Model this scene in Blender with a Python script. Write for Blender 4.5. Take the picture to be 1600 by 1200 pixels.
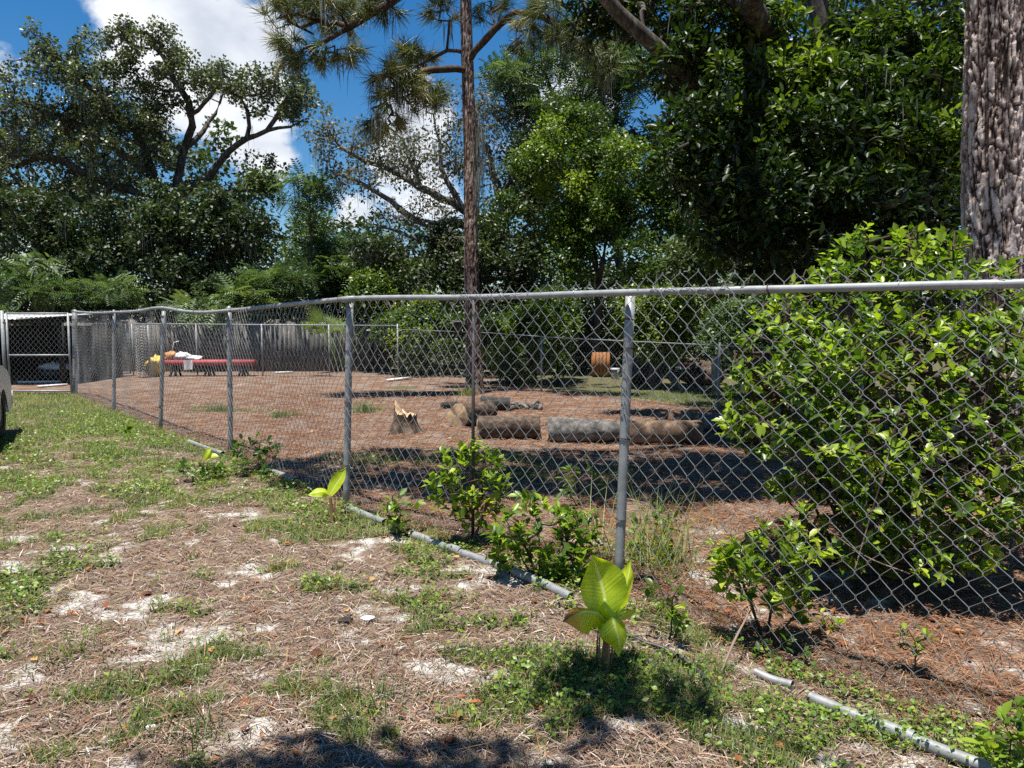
import bpy, math
import numpy as np
from mathutils import Matrix, Vector

# ------------------------------------------------------------------ camera, sky, sun, exposure
SC = bpy.context.scene
for _o in list(bpy.data.objects):
    bpy.data.objects.remove(_o, do_unlink=True)
COL = SC.collection
F = 1202.0                       # focal length in photo pixels (1600 wide)
PITCH = math.radians(4.757)      # camera looks slightly down
EYE = 1.58
cam_d = bpy.data.cameras.new("camera"); cam = bpy.data.objects.new("camera", cam_d); COL.objects.link(cam)
cam.location = (0, 0, EYE); cam.rotation_euler = (math.radians(90) - PITCH, 0, 0)
cam_d.sensor_width = 36.0; cam_d.lens = 36.0 * F / 1600.0
cam_d.clip_start = 0.05; cam_d.clip_end = 2000.0
SC.camera = cam

SUN_EL = math.radians(80.0)
SHADOW = np.array([0.62, 0.78]); SHADOW /= np.linalg.norm(SHADOW)      # where shadows fall on the ground
sun_dir = np.array([-SHADOW[0] * math.cos(SUN_EL), -SHADOW[1] * math.cos(SUN_EL), math.sin(SUN_EL)])
sd = bpy.data.lights.new("sun", 'SUN'); sun = bpy.data.objects.new("sun", sd); COL.objects.link(sun)
sd.energy = 5.0; sd.angle = math.radians(0.53); sd.color = (1.0, 0.955, 0.88)
sun.rotation_euler = Vector((-sun_dir).tolist()).to_track_quat('-Z', 'Y').to_euler()

def ray(px, py):
    u, v = (px - 800) / F, (600 - py) / F
    return np.array([u, math.cos(PITCH) + v * math.sin(PITCH), -math.sin(PITCH) + v * math.cos(PITCH)])
def P(px, py, Y):
    d = ray(px, py); return np.array([0, 0, EYE]) + d * (Y / d[1])
def dip(x, y):
    """the ground falls a little towards the right front corner"""
    s = lambda a, b, v: (lambda t: t * t * (3 - 2 * t))(np.clip((v - a) / (b - a), 0, 1))
    return -.20 * s(.35, 1.5, np.asarray(x, float)) * s(6.0, 4.2, np.asarray(y, float))
def G(px, py, z=0.0):
    d = ray(px, py); q = z
    for _ in range(6):
        p = np.array([0, 0, EYE]) + d * ((q - EYE) / d[2]); q = z + float(dip(p[0], p[1]))
    return p

world = bpy.data.worlds.new("World"); SC.world = world; world.use_nodes = True
wn, wl = world.node_tree.nodes, world.node_tree.links
wn.clear()
w_out = wn.new('ShaderNodeOutputWorld'); w_bg = wn.new('ShaderNodeBackground')
w_bg.inputs['Strength'].default_value = 0.06
sky = wn.new('ShaderNodeTexSky'); sky.sky_type = 'NISHITA'; sky.sun_disc = False
sky.sun_elevation = SUN_EL
sky.sun_rotation = math.atan2(sun_dir[0], sun_dir[1])
sky.air_density = 1.0; sky.dust_density = 0.2; sky.ozone_density = 3.0; sky.altitude = 200
hs = wn.new('ShaderNodeHueSaturation'); hs.inputs['Saturation'].default_value = 1.38; hs.inputs['Value'].default_value = 1.0
wl.new(sky.outputs[0], hs.inputs['Color'])
gm = wn.new('ShaderNodeGamma'); gm.inputs['Gamma'].default_value = 1.0
wl.new(hs.outputs[0], gm.inputs['Color'])
tc = wn.new('ShaderNodeTexCoord')
ns = wn.new('ShaderNodeTexNoise'); ns.inputs['Scale'].default_value = 5.5; ns.inputs['Detail'].default_value = 9; ns.inputs['Roughness'].default_value = 0.58
mp = wn.new('ShaderNodeMapping'); mp.inputs['Scale'].default_value = (1, 1, 1.5); mp.inputs['Location'].default_value = (3.1, 1.7, .4)
wl.new(tc.outputs['Generated'], mp.inputs['Vector']); wl.new(mp.outputs[0], ns.inputs['Vector'])
acc_sock = ns.outputs['Fac']
for (px, py, rad, amp) in ((330, 110, .18, .28), (250, 40, .12, .22), (430, 225, .10, .16), (400, 130, .10, .12), (640, 200, .10, .22), (590, 150, .06, .12), (915, 120, .10, .2), (540, 335, .05, .16), (505, 150, .12, -.25), (920, 190, .08, .15), (40, 330, .2, .15)):
    d = ray(px, py); d /= np.linalg.norm(d)
    vm = wn.new('ShaderNodeVectorMath'); vm.operation = 'DISTANCE'; vm.inputs[1].default_value = d.tolist()
    wl.new(tc.outputs['Generated'], vm.inputs[0])
    mr = wn.new('ShaderNodeMapRange'); mr.interpolation_type = 'SMOOTHSTEP'
    mr.inputs['From Min'].default_value = 0; mr.inputs['From Max'].default_value = rad
    mr.inputs['To Min'].default_value = amp; mr.inputs['To Max'].default_value = 0
    wl.new(vm.outputs['Value'], mr.inputs['Value'])
    ad = wn.new('ShaderNodeMath'); ad.operation = 'ADD'; wl.new(acc_sock, ad.inputs[0]); wl.new(mr.outputs[0], ad.inputs[1]); acc_sock = ad.outputs[0]
cm = wn.new('ShaderNodeMapRange'); cm.interpolation_type = 'SMOOTHSTEP'
cm.inputs['From Min'].default_value = 0.59; cm.inputs['From Max'].default_value = 0.70
wl.new(acc_sock, cm.inputs['Value'])
ns2 = wn.new('ShaderNodeTexNoise'); ns2.inputs['Scale'].default_value = 9; ns2.inputs['Detail'].default_value = 6
wl.new(mp.outputs[0], ns2.inputs['Vector'])
cr = wn.new('ShaderNodeValToRGB'); cr.color_ramp.elements[0].position = .35; cr.color_ramp.elements[0].color = (5.6, 6.1, 7.0, 1)
cr.color_ramp.elements[1].position = .62; cr.color_ramp.elements[1].color = (9.2, 9.4, 9.6, 1)
wl.new(ns2.outputs['Fac'], cr.inputs['Fac'])
cmix = wn.new('ShaderNodeMixRGB'); wl.new(cm.outputs[0], cmix.inputs['Fac']); wl.new(gm.outputs[0], cmix.inputs['Color1']); wl.new(cr.outputs[0], cmix.inputs['Color2'])
wl.new(cmix.outputs[0], w_bg.inputs['Color']); wl.new(w_bg.outputs[0], w_out.inputs['Surface'])

vs = SC.view_settings; vs.view_transform = 'Standard'; vs.look = 'None'; vs.gamma = 1.0; vs.exposure = 1.02; vs.use_curve_mapping = False
SC.render.engine = 'CYCLES'
SC.cycles.max_bounces = 5; SC.cycles.diffuse_bounces = 3; SC.cycles.glossy_bounces = 2; SC.cycles.transmission_bounces = 3
SC.cycles.caustics_reflective = False; SC.cycles.caustics_refractive = False
SC.cycles.use_denoising = False

# ------------------------------------------------------------------ helpers
def hash2(i, j, seed):
    n = (i.astype(np.int64) * 374761393 + j.astype(np.int64) * 668265263 + seed * 1442695041) & 0x7fffffff
    n = ((n ^ (n >> 13)) * 1274126177) & 0x7fffffff
    return ((n ^ (n >> 16)) & 0xffff) / 65535.0
def vnoise(x, y, seed=0):
    xi, yi = np.floor(x), np.floor(y); fx, fy = x - xi, y - yi
    fx = fx * fx * (3 - 2 * fx); fy = fy * fy * (3 - 2 * fy)
    a = hash2(xi, yi, seed); b = hash2(xi + 1, yi, seed); c = hash2(xi, yi + 1, seed); d = hash2(xi + 1, yi + 1, seed)
    return (a * (1 - fx) + b * fx) * (1 - fy) + (c * (1 - fx) + d * fx) * fy
def fbm(x, y, seed=0, octv=4):
    x = np.asarray(x, float); y = np.asarray(y, float)
    s = 0; a = .5; t = 0
    for k in range(octv):
        s = s + a * vnoise(x * 2 ** k + 17.3 * k, y * 2 ** k - 9.1 * k, seed + k); t += a; a *= .5
    return s / t
def sstep(a, b, x):
    t = np.clip((x - a) / (b - a), 0, 1); return t * t * (3 - 2 * t)
def unit(v):
    v = np.asarray(v, float); return v / np.maximum(np.linalg.norm(v, axis=-1, keepdims=True), 1e-9)

class MB:
    """collects verts and polygons; build() links them as one mesh object"""
    def __init__(s): s.v = []; s.f = []; s.t = []; s.n = 0
    def add(s, v, f, tint=None):
        v = np.asarray(v, float).reshape(-1, 3); f = np.asarray(f, np.int64)
        s.v.append(v); s.f.append(f + s.n); s.n += len(v)
        s.t.append(np.full(len(v), .5) if tint is None else np.broadcast_to(np.asarray(tint, float), (len(v),)))
        return s
    def box(s, c, size, R=None, tint=None):
        c = np.asarray(c, float); h = np.asarray(size, float) / 2
        q = np.array([[-1,-1,-1],[1,-1,-1],[1,1,-1],[-1,1,-1],[-1,-1,1],[1,-1,1],[1,1,1],[-1,1,1]]) * h
        if R is not None: q = q @ np.asarray(R, float).T
        return s.add(q + c, [[0,3,2,1],[4,5,6,7],[0,1,5,4],[1,2,6,5],[2,3,7,6],[3,0,4,7]], tint)
    def beam(s, a, b, w, d, tint=None, up=(0,0,1)):
        a = np.asarray(a, float); b = np.asarray(b, float); x = unit(b - a)
        y = np.cross(up, x)
        if np.linalg.norm(y) < 1e-4: y = np.cross((1,0,0), x)
        y = unit(y); z = np.cross(x, y)
        return s.box((a + b) / 2, (np.linalg.norm(b - a), w, d), np.stack([x, y, z], 1), tint)
    def tube(s, pts, r, k=8, cap=True, tint=None):
        pts = np.asarray(pts, float); n = len(pts); r = np.broadcast_to(np.asarray(r, float), (n,))
        t = np.empty_like(pts); t[1:-1] = pts[2:] - pts[:-2]; t[0] = pts[1] - pts[0]; t[-1] = pts[-1] - pts[-2]; t = unit(t)
        ref = np.array([0.13, 0.97, 0.2]) if abs(t[:, 1]).mean() < .8 else np.array([.97, .1, .2])
        u = unit(np.cross(t, ref)); w = np.cross(t, u)
        a = np.arange(k) * 2 * math.pi / k
        ring = pts[:, None] + r[:, None, None] * (np.cos(a)[None, :, None] * u[:, None] + np.sin(a)[None, :, None] * w[:, None])
        i = np.arange(n - 1)[:, None] * k; j = np.arange(k)[None]; j2 = (j + 1) % k
        f = np.stack([i + j, i + j2, i + k + j2, i + k + j], -1).reshape(-1, 4)
        s.add(ring.reshape(-1, 3), f, tint)
        if cap:
            base = s.n - n * k
            s.v.append(pts[[0, -1]]); s.t.append(np.full(2, .5 if tint is None else float(np.mean(tint))))
            c0, c1 = s.n, s.n + 1; s.n += 2
            jj = np.arange(k); s.f.append(np.stack([np.full(k, c0), base + (jj + 1) % k, base + jj], 1))
            o = base + (n - 1) * k; s.f.append(np.stack([np.full(k, c1), o + jj, o + (jj + 1) % k], 1))
        return s
    def grid(s, V, tint=None, wrap=False):
        V = np.asarray(V, float); n, m = V.shape[:2]
        i = np.arange(n - 1)[:, None] * m; j = np.arange(m if wrap else m - 1)[None]; j2 = (j + 1) % m
        f = np.stack([i + j, i + j2, i + m + j2, i + m + j], -1).reshape(-1, 4)
        return s.add(V.reshape(-1, 3), f, None if tint is None else np.asarray(tint).reshape(-1))
    def inst(s, tv, tf, pos, X, Y, Z, scale, tint):
        """place N copies of a small template (verts tv, faces tf)"""
        tv = np.asarray(tv, float); tf = np.asarray(tf, np.int64); N = len(pos); k = len(tv)
        sc = np.asarray(scale, float); sc = np.broadcast_to(sc.reshape(N, -1), (N, 3)) if sc.ndim else np.full((N, 3), sc)
        v = pos[:, None] + tv[None, :, 0:1] * (X * sc[:, 0:1])[:, None] + tv[None, :, 1:2] * (Y * sc[:, 1:2])[:, None] + tv[None, :, 2:3] * (Z * sc[:, 2:3])[:, None]
        f = (tf[None] + (np.arange(N) * k)[:, None, None]).reshape(-1, tf.shape[1])
        return s.add(v.reshape(-1, 3), f, np.repeat(tint, k))
    def mesh(s, name, mat, off=(0, 0, 0), smooth=False):
        me = bpy.data.meshes.new(name)
        v = np.concatenate(s.v) - np.asarray(off, float)
        me.vertices.add(len(v)); me.vertices.foreach_set('co', v.astype(np.float32).ravel())
        tot = np.concatenate([np.full(len(f), f.shape[1], np.int32) for f in s.f])
        loops = np.concatenate([f.ravel() for f in s.f]).astype(np.int32)
        start = np.concatenate([[0], np.cumsum(tot)[:-1]]).astype(np.int32)
        me.loops.add(len(loops)); me.loops.foreach_set('vertex_index', loops)
        me.polygons.add(len(tot)); me.polygons.foreach_set('loop_start', start); me.polygons.foreach_set('loop_total', tot)
        at = me.attributes.new('tint', 'FLOAT', 'POINT'); at.data.foreach_set('value', np.concatenate(s.t).astype(np.float32))
        if smooth: me.polygons.foreach_set('use_smooth', np.ones(len(tot), bool))
        me.update(calc_edges=True)
        if mat is not None: me.materials.append(mat)
        return me
    def build(s, name, mat, parent=None, smooth=False, **props):
        off = np.zeros(3)
        if parent is not None:
            q = parent
            while q is not None: off = off + np.array(q.location); q = q.parent
        me = s.mesh(name, mat, off, smooth)
        o = bpy.data.objects.new(name, me); COL.objects.link(o)
        if parent is not None: o.parent = parent
        for k, val in props.items(): o[k] = val
        return o

def thing(name, loc, label, category, group=None):
    o = bpy.data.objects.new(name, None); COL.objects.link(o); o.location = tuple(float(c) for c in loc)
    o.empty_display_size = .1; o['label'] = label; o['category'] = category
    if group: o['group'] = group
    return o

# ---- materials
def newmat(name):
    m = bpy.data.materials.new(name); m.use_nodes = True; nt = m.node_tree; nt.nodes.clear()
    out = nt.nodes.new('ShaderNodeOutputMaterial'); b = nt.nodes.new('ShaderNodeBsdfPrincipled')
    nt.links.new(b.outputs[0], out.inputs['Surface']); return m, nt, b, out
def ramp(nt, fac, stops):
    r = nt.nodes.new('ShaderNodeValToRGB'); e = r.color_ramp.elements
    while len(e) < len(stops): e.new(.5)
    for el, (p, c) in zip(e, stops): el.position = p; el.color = (*c, 1)
    nt.links.new(fac, r.inputs['Fac']); return r.outputs['Color']
def noise(nt, scale, detail=4, rough=.55, vscale=(1,1,1), coord='Object', dist=0):
    t = nt.nodes.new('ShaderNodeTexCoord'); m = nt.nodes.new('ShaderNodeMapping'); m.inputs['Scale'].default_value = vscale
    n = nt.nodes.new('ShaderNodeTexNoise'); n.inputs['Scale'].default_value = scale; n.inputs['Detail'].default_value = detail; n.inputs['Roughness'].default_value = rough; n.inputs['Distortion'].default_value = dist
    nt.links.new(t.outputs[coord], m.inputs['Vector']); nt.links.new(m.outputs[0], n.inputs['Vector']); return n.outputs['Fac']
def bump(nt, b, h, strength=.5, dist=.02):
    n = nt.nodes.new('ShaderNodeBump'); n.inputs['Strength'].default_value = strength; n.inputs['Distance'].default_value = dist
    nt.links.new(h, n.inputs['Height']); nt.links.new(n.outputs[0], b.inputs['Normal'])
def attr(nt, name='tint'):
    a = nt.nodes.new('ShaderNodeAttribute'); a.attribute_name = name; return a.outputs['Fac']
def plain(name, c1, c2, scale=6, rough=.7, metal=0, vscale=(1,1,1), bumps=.3, bdist=.01, detail=5):
    m, nt, b, out = newmat(name)
    f = noise(nt, scale, detail, .6, vscale)
    nt.links.new(ramp(nt, f, [(.3, c1), (.7, c2)]), b.inputs['Base Color'])
    b.inputs['Roughness'].default_value = rough; b.inputs['Metallic'].default_value = metal
    if bumps: bump(nt, b, f, bumps, bdist)
    return m
def leafmat(name, stops, trans=.35, rough=.42, spec=.45, tcol=(1.25, 1.35, .5)):
    m, nt, b, out = newmat(name)
    c = ramp(nt, attr(nt), stops); nt.links.new(c, b.inputs['Base Color'])
    b.inputs['Roughness'].default_value = rough; b.inputs['Specular IOR Level'].default_value = spec
    tr = nt.nodes.new('ShaderNodeBsdfTranslucent')
    mu = nt.nodes.new('ShaderNodeMixRGB'); mu.blend_type = 'MULTIPLY'; mu.inputs['Fac'].default_value = 1
    mu.inputs['Color2'].default_value = (*tcol, 1); nt.links.new(c, mu.inputs['Color1']); nt.links.new(mu.outputs[0], tr.inputs['Color'])
    mx = nt.nodes.new('ShaderNodeMixShader'); mx.inputs['Fac'].default_value = trans
    nt.links.new(b.outputs[0], mx.inputs[1]); nt.links.new(tr.outputs[0], mx.inputs[2]); nt.links.new(mx.outputs[0], out.inputs['Surface'])
    return m
def barkmat(name, dark, mid, light, vs=(1, 1, .25), scale=14, bs=.8, bd=.03):
    m, nt, b, out = newmat(name)
    f = noise(nt, scale, 6, .65, vs); g = noise(nt, 3, 3)
    c = ramp(nt, f, [(.32, dark), (.5, mid), (.72, light)])
    mx = nt.nodes.new('ShaderNodeMixRGB'); mx.blend_type = 'MULTIPLY'; mx.inputs['Fac'].default_value = .6
    nt.links.new(c, mx.inputs['Color1']); nt.links.new(ramp(nt, g, [(.3, (.55,.55,.55)), (.7, (1.2,1.15,1.1))]), mx.inputs['Color2'])
    nt.links.new(mx.outputs[0], b.inputs['Base Color']); b.inputs['Roughness'].default_value = .9; b.inputs['Specular IOR Level'].default_value = .15
    bump(nt, b, f, bs, bd); return m

M = {}
M['galv'] = plain('galvanised_steel', (.19,.20,.205), (.32,.33,.33), 11, .55, .2, bumps=.1)
M['wire'] = plain('galvanised_wire', (.30,.305,.30), (.52,.52,.50), 30, .38, .55, bumps=0)
M['farwire'] = plain('old_wire', (.22,.23,.23), (.36,.36,.35), 30, .5, .6, bumps=0)
M['tie'] = plain('rusty_tie_wire', (.05,.03,.025), (.12,.07,.05), 30, .7, .4, bumps=0)
M['pipe'] = plain('weathered_pipe', (.15,.16,.165), (.34,.345,.34), 12, .55, .35, bumps=.15)
M['darkrod'] = plain('dark_steel', (.035,.035,.035), (.08,.075,.07), 20, .7, .3)
M['oakbark'] = barkmat('oak_bark', (.025,.021,.018), (.075,.066,.058), (.19,.175,.16))
M['palebark'] = barkmat('lichen_bark', (.05,.045,.04), (.14,.13,.12), (.30,.29,.27))
M['twig'] = barkmat('twig_bark', (.03,.022,.016), (.07,.05,.035), (.13,.1,.075))
M['whitebark'] = barkmat('pale_trunk_bark', (.14,.13,.12), (.34,.33,.31), (.55,.54,.52))
M['moss'] = plain('spanish_moss', (.10,.105,.085), (.22,.225,.19), 8, .95, bumps=0)
M['oakleaf'] = leafmat('oak_leaves', [(0, (.03,.045,.02)), (.5, (.07,.095,.04)), (1, (.17,.195,.10))], .25, .42, .5)
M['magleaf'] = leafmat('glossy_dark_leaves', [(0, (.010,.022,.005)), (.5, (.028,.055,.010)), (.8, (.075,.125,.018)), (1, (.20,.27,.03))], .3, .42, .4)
M['bushleaf'] = leafmat('bush_leaves', [(0, (.05,.10,.010)), (.5, (.12,.205,.018)), (.95, (.32,.42,.04)), (1, (.40,.42,.05))], .42, .36, .5)
M['limeleaf'] = leafmat('light_green_leaves', [(0, (.03,.06,.01)), (.5, (.085,.14,.018)), (1, (.24,.31,.04))], .36, .42, .45)
M['fernleaf'] = leafmat('feathery_leaves', [(0, (.022,.05,.016)), (.5, (.06,.11,.036)), (1, (.17,.23,.10))], .28, .5, .4)
M['wood_l'] = leafmat('woodland_leaves', [(0, (.02,.035,.012)), (.5, (.045,.07,.022)), (1, (.10,.14,.045))], .25, .5, .4)
M['greyleaf'] = leafmat('sparse_grey_leaves', [(0, (.06,.065,.045)), (.5, (.12,.125,.085)), (1, (.22,.22,.17))], .2, .6, .3)
M['needle'] = leafmat('pine_needles', [(0, (.04,.06,.025)), (.5, (.085,.11,.035)), (.8, (.17,.18,.05)), (1, (.30,.24,.07))], .2, .5, .4)
M['weed'] = leafmat('weed_leaves', [(0, (.035,.075,.012)), (.5, (.10,.18,.022)), (1, (.27,.36,.05))], .35, .42, .45)
M['grass'] = leafmat('grass_blades', [(0, (.035,.065,.014)), (.5, (.085,.135,.025)), (.85, (.20,.25,.05)), (1, (.33,.27,.11))], .3, .5, .35)
M['straw'] = leafmat('dead_grass', [(0, (.07,.045,.035)), (.45, (.19,.135,.105)), (.8, (.36,.285,.235)), (1, (.56,.49,.42))], .1, .7, .2, (1.1,1,.8))
M['needle_litter'] = leafmat('pine_straw', [(0, (.08,.035,.02)), (.5, (.21,.10,.052)), (1, (.40,.26,.165))], .1, .6, .25, (1.1,.9,.7))
M['deadleaf'] = leafmat('fallen_leaves', [(0, (.10,.035,.015)), (.6, (.30,.10,.035)), (1, (.42,.26,.10))], .15, .55, .3, (1.2,.9,.6))
M['tarp'] = plain('white_tarp', (.55,.56,.56), (.8,.8,.79), 5, .6, bumps=.2)
M['black'] = plain('black_plastic', (.012,.012,.012), (.03,.03,.03), 8, .5)
# ------------------------------------------------------------------ fence line and ground
RNG = np.random.default_rng(7)
POST_B = [G(965, 915), G(540, 792), G(360, 706), G(250, 671), G(178, 641), G(117, 616)]
for _p in POST_B: _p[2] = float(dip(_p[0], _p[1]))
D0 = unit(POST_B[0] - POST_B[1]); END_R = POST_B[0] + D0 * 3.05
LINE = np.array([END_R[:2]] + [p[:2] for p in POST_B])            # near right end -> far left end
SEG = np.r_[0, np.cumsum(np.linalg.norm(np.diff(LINE, axis=0), axis=1))]
SP1 = SEG[1]                                                     # arc length of each post
def fence_xy(s):
    s = np.asarray(s, float)
    return np.stack([np.interp(s, SEG, LINE[:, 0]), np.interp(s, SEG, LINE[:, 1])], -1)
def fence_side(x, y):
    """signed distance, positive behind the fence"""
    x = np.asarray(x, float); y = np.asarray(y, float)
    lx = np.interp(y, LINE[:, 1], LINE[:, 0])
    below = y < LINE[0, 1]
    lx = np.where(below, LINE[0, 0] + (LINE[0, 1] - y) * .95, lx)
    return np.where(y > LINE[-1, 1] + .15, 2.0, (x - lx) * .74)

def gauss(x, y, cx, cy, rx, ry): return np.exp(-(((x - cx) / rx) ** 2 + ((y - cy) / ry) ** 2))
BAN = G(944, 1048); BAN2 = G(520, 815)
GREEN_SPOTS = [(BAN[0] - .12, BAN[1] - .08, .5, .24, .4), (BAN[0] + .3, BAN[1] + .02, .35, .22, .4), (BAN2[0] - .1, BAN2[1] - .25, .5, .3, .3)]
for (px, py, r, a) in ((150, 1100, .35, .35), (300, 1060, .25, .2), (560, 1040, .3, .25), (880, 1090, .4, .25), (520, 930, .35, .2), (120, 760, .7, .25), (450, 830, .5, .25), (620, 880, .4, .25)):
    g_ = G(px, py); GREEN_SPOTS.append((g_[0], g_[1], r * 1.1, r * .8, a * .5))
YARD_GRASS = []
for (px, py, rx, ry) in ((345, 642, .75, .3), (440, 648, .4, .2), (570, 640, .5, .25), (600, 720, 1.2, .6), (820, 740, 1.3, .5), (760, 720, .9, .5), (1000, 870, .4, .25), (640, 606, 1.0, .5), (300, 637, .3, .15), (735, 613, .5, .3)):
    g_ = G(px, py); YARD_GRASS.append((g_[0], g_[1], rx, ry))
BACKR = [G(620, 592), G(760, 604), G(875, 615), G(975, 626), G(1200, 652), G(1420, 690)]
def back_side(x, y):      # positive beyond the low back fence
    bx = np.array([p[0] for p in BACKR]); by = np.array([p[1] for p in BACKR])
    return y - np.interp(x, bx, by)
def green(x, y):
    s = fence_side(x, y)
    n = .22 * fbm(x * 2.1, y * 2.1, 11, 4) + .78 * fbm(x * 4.2, y * 5.4, 15, 4); n2 = fbm(x * .7 + 5, y * .7, 23, 3)
    b = .31 + .12 * (n2 - .5) * 2 - .03 * sstep(3.6, 2.6, y)
    b = b + .20 * sstep(7.6, 12, y + .5 * (-x - 4)) * sstep(-2.5, -5, x)
    b = b + .06 * sstep(4.5, 7, y)
    for (cx, cy, rx, ry, a) in GREEN_SPOTS: b = b + a * gauss(x, y, cx, cy, rx, ry)
    b = b + .12 * gauss(s, 0, -.2, 0, .35, 1)
    f = sstep(.54, .63, n + b - .33)
    yb = np.zeros_like(f) + .02
    for (cx, cy, rx, ry) in YARD_GRASS: yb = np.maximum(yb, .95 * gauss(x, y, cx, cy, rx, ry))
    beyond = sstep(0.2, .9, back_side(x, y)) * sstep(-1, 1.5, x)
    fy = np.maximum(sstep(.62, .8, n + yb * .5 - .12), beyond * .8)
    return np.where(s < 0, f, fy)
def sand(x, y):
    s = fence_side(x, y)
    n = fbm(x * 1.9 + 40, y * 2.6 + 3, 51, 6) * .6 + fbm(x * 7, y * 9, 57, 4) * .4
    fr = .80 * sstep(.47, .70, n + .0 - .12 * sstep(6.5, 9, y))
    bk = .6 * sstep(.54, .74, n - .10 * sstep(7, 10, y) + .035 * gauss(s, 0, .55, 0, .5, 1) + .02 * sstep(9, 7, y))
    return np.where(s < 0, fr, bk) * (1 - .85 * green(x, y))
def ground_z(x, y):
    x = np.asarray(x, float); y = np.asarray(y, float)
    z = .05 * (fbm(x * .8, y * .8, 3, 3) - .5) + .055 * (fbm(x * 5, y * 5, 5, 4) - .5) * sstep(16, 8, y)
    return z * sstep(60, 20, y) * sstep(-1, 1, y + 6) + dip(x, y)

def axis(dense0, dense1, step, far0, far1, grow=1.12):
    a = list(np.arange(dense0, dense1, step))
    d = step
    while a[-1] < far1: d *= grow; a.append(a[-1] + d)
    d = step; b = [dense0]
    while b[0] > far0: d *= grow; b.insert(0, b[0] - d)
    return np.array(b[:-1] + a)
gx = axis(-5.0, 3.6, .04, -420, 420); gy = axis(2.3, 8.5, .04, -60, 700, 1.05)
XX, YY = np.meshgrid(gx, gy); ZZ = ground_z(XX, YY)
gb = MB().grid(np.stack([XX, YY, ZZ], -1))
m, nt, b, out = newmat('ground_soil')
aG, aS, aN = attr(nt, 'green'), attr(nt, 'sand'), attr(nt, 'needles')
fin = noise(nt, 60, 6, .7); med = noise(nt, 9, 6, .65); big = noise(nt, 1.6, 4)
fib = noise(nt, 120, 3, .7, (1, .12, 1), dist=1.5); fib2 = noise(nt, 120, 3, .7, (.12, 1, 1), dist=1.5)
def mixc(f, a, bb, mode='MIX'):
    x = nt.nodes.new('ShaderNodeMixRGB'); x.blend_type = mode
    if isinstance(f, float): x.inputs['Fac'].default_value = f
    else: nt.links.new(f, x.inputs['Fac'])
    nt.links.new(a, x.inputs['Color1']); nt.links.new(bb, x.inputs['Color2']); return x.outputs[0]
def thr(a, nz, k=.55, lo=.42, hi=.58):
    md = nt.nodes.new('ShaderNodeMath'); md.operation = 'SUBTRACT'; nt.links.new(nz, md.inputs[0]); md.inputs[1].default_value = .5
    mm = nt.nodes.new('ShaderNodeMath'); mm.operation = 'MULTIPLY_ADD'; nt.links.new(md.outputs[0], mm.inputs[0]); mm.inputs[1].default_value = k * 2; nt.links.new(a, mm.inputs[2])
    r = nt.nodes.new('ShaderNodeMapRange'); r.interpolation_type = 'SMOOTHSTEP'; nt.links.new(mm.outputs[0], r.inputs['Value']); r.inputs['From Min'].default_value = lo; r.inputs['From Max'].default_value = hi
    return r.outputs[0]
thatch = mixc(.5, ramp(nt, fib, [(.3, (.06,.04,.03)), (.55, (.19,.135,.10)), (.8, (.38,.305,.25))]), ramp(nt, fib2, [(.3, (.055,.036,.026)), (.55, (.175,.12,.088)), (.8, (.36,.285,.23))]))
straw = mixc(.5, ramp(nt, fib, [(.3, (.045,.025,.017)), (.55, (.165,.092,.058)), (.8, (.34,.245,.185))]), ramp(nt, fib2, [(.3, (.05,.026,.017)), (.55, (.155,.085,.05)), (.8, (.30,.205,.145))]))
sandc = ramp(nt, fin, [(.25, (.20,.18,.16)), (.5, (.41,.39,.36)), (.75, (.60,.58,.55))])
soil = ramp(nt, med, [(.3, (.05,.05,.025)), (.7, (.13,.12,.06))])
straw = mixc(thr(ramp(nt, noise(nt, 2.3, 5, .65), [(.4, (0,0,0)), (.62, (1,1,1))]), med, .4), straw, mixc(.6, thatch, ramp(nt, fin, [(.3, (.06,.045,.036)), (.6, (.25,.20,.165)), (.8, (.44,.39,.34))])))
c = mixc(thr(aN, big, .25), thatch, straw)
c = mixc(thr(aG, med, .3), c, soil)
c = mixc(thr(aS, med, .7, .30, .74), c, sandc)
nt.links.new(c, b.inputs['Base Color']); b.inputs['Roughness'].default_value = .95; b.inputs['Specular IOR Level'].default_value = .1
bump(nt, b, fin, .7, .02)
ground = gb.build('ground', m, smooth=True, kind='structure')
me = ground.data
for nm, arr in (('green', green(XX, YY)), ('sand', sand(XX, YY)), ('needles', sstep(-.25, .35, fence_side(XX, YY)) * (1 - .6 * sstep(.2, 1, back_side(XX, YY))) * (YY < 60))):
    a_ = me.attributes.new(nm, 'FLOAT', 'POINT'); a_.data.foreach_set('value', np.asarray(arr, np.float32).ravel())

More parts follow.
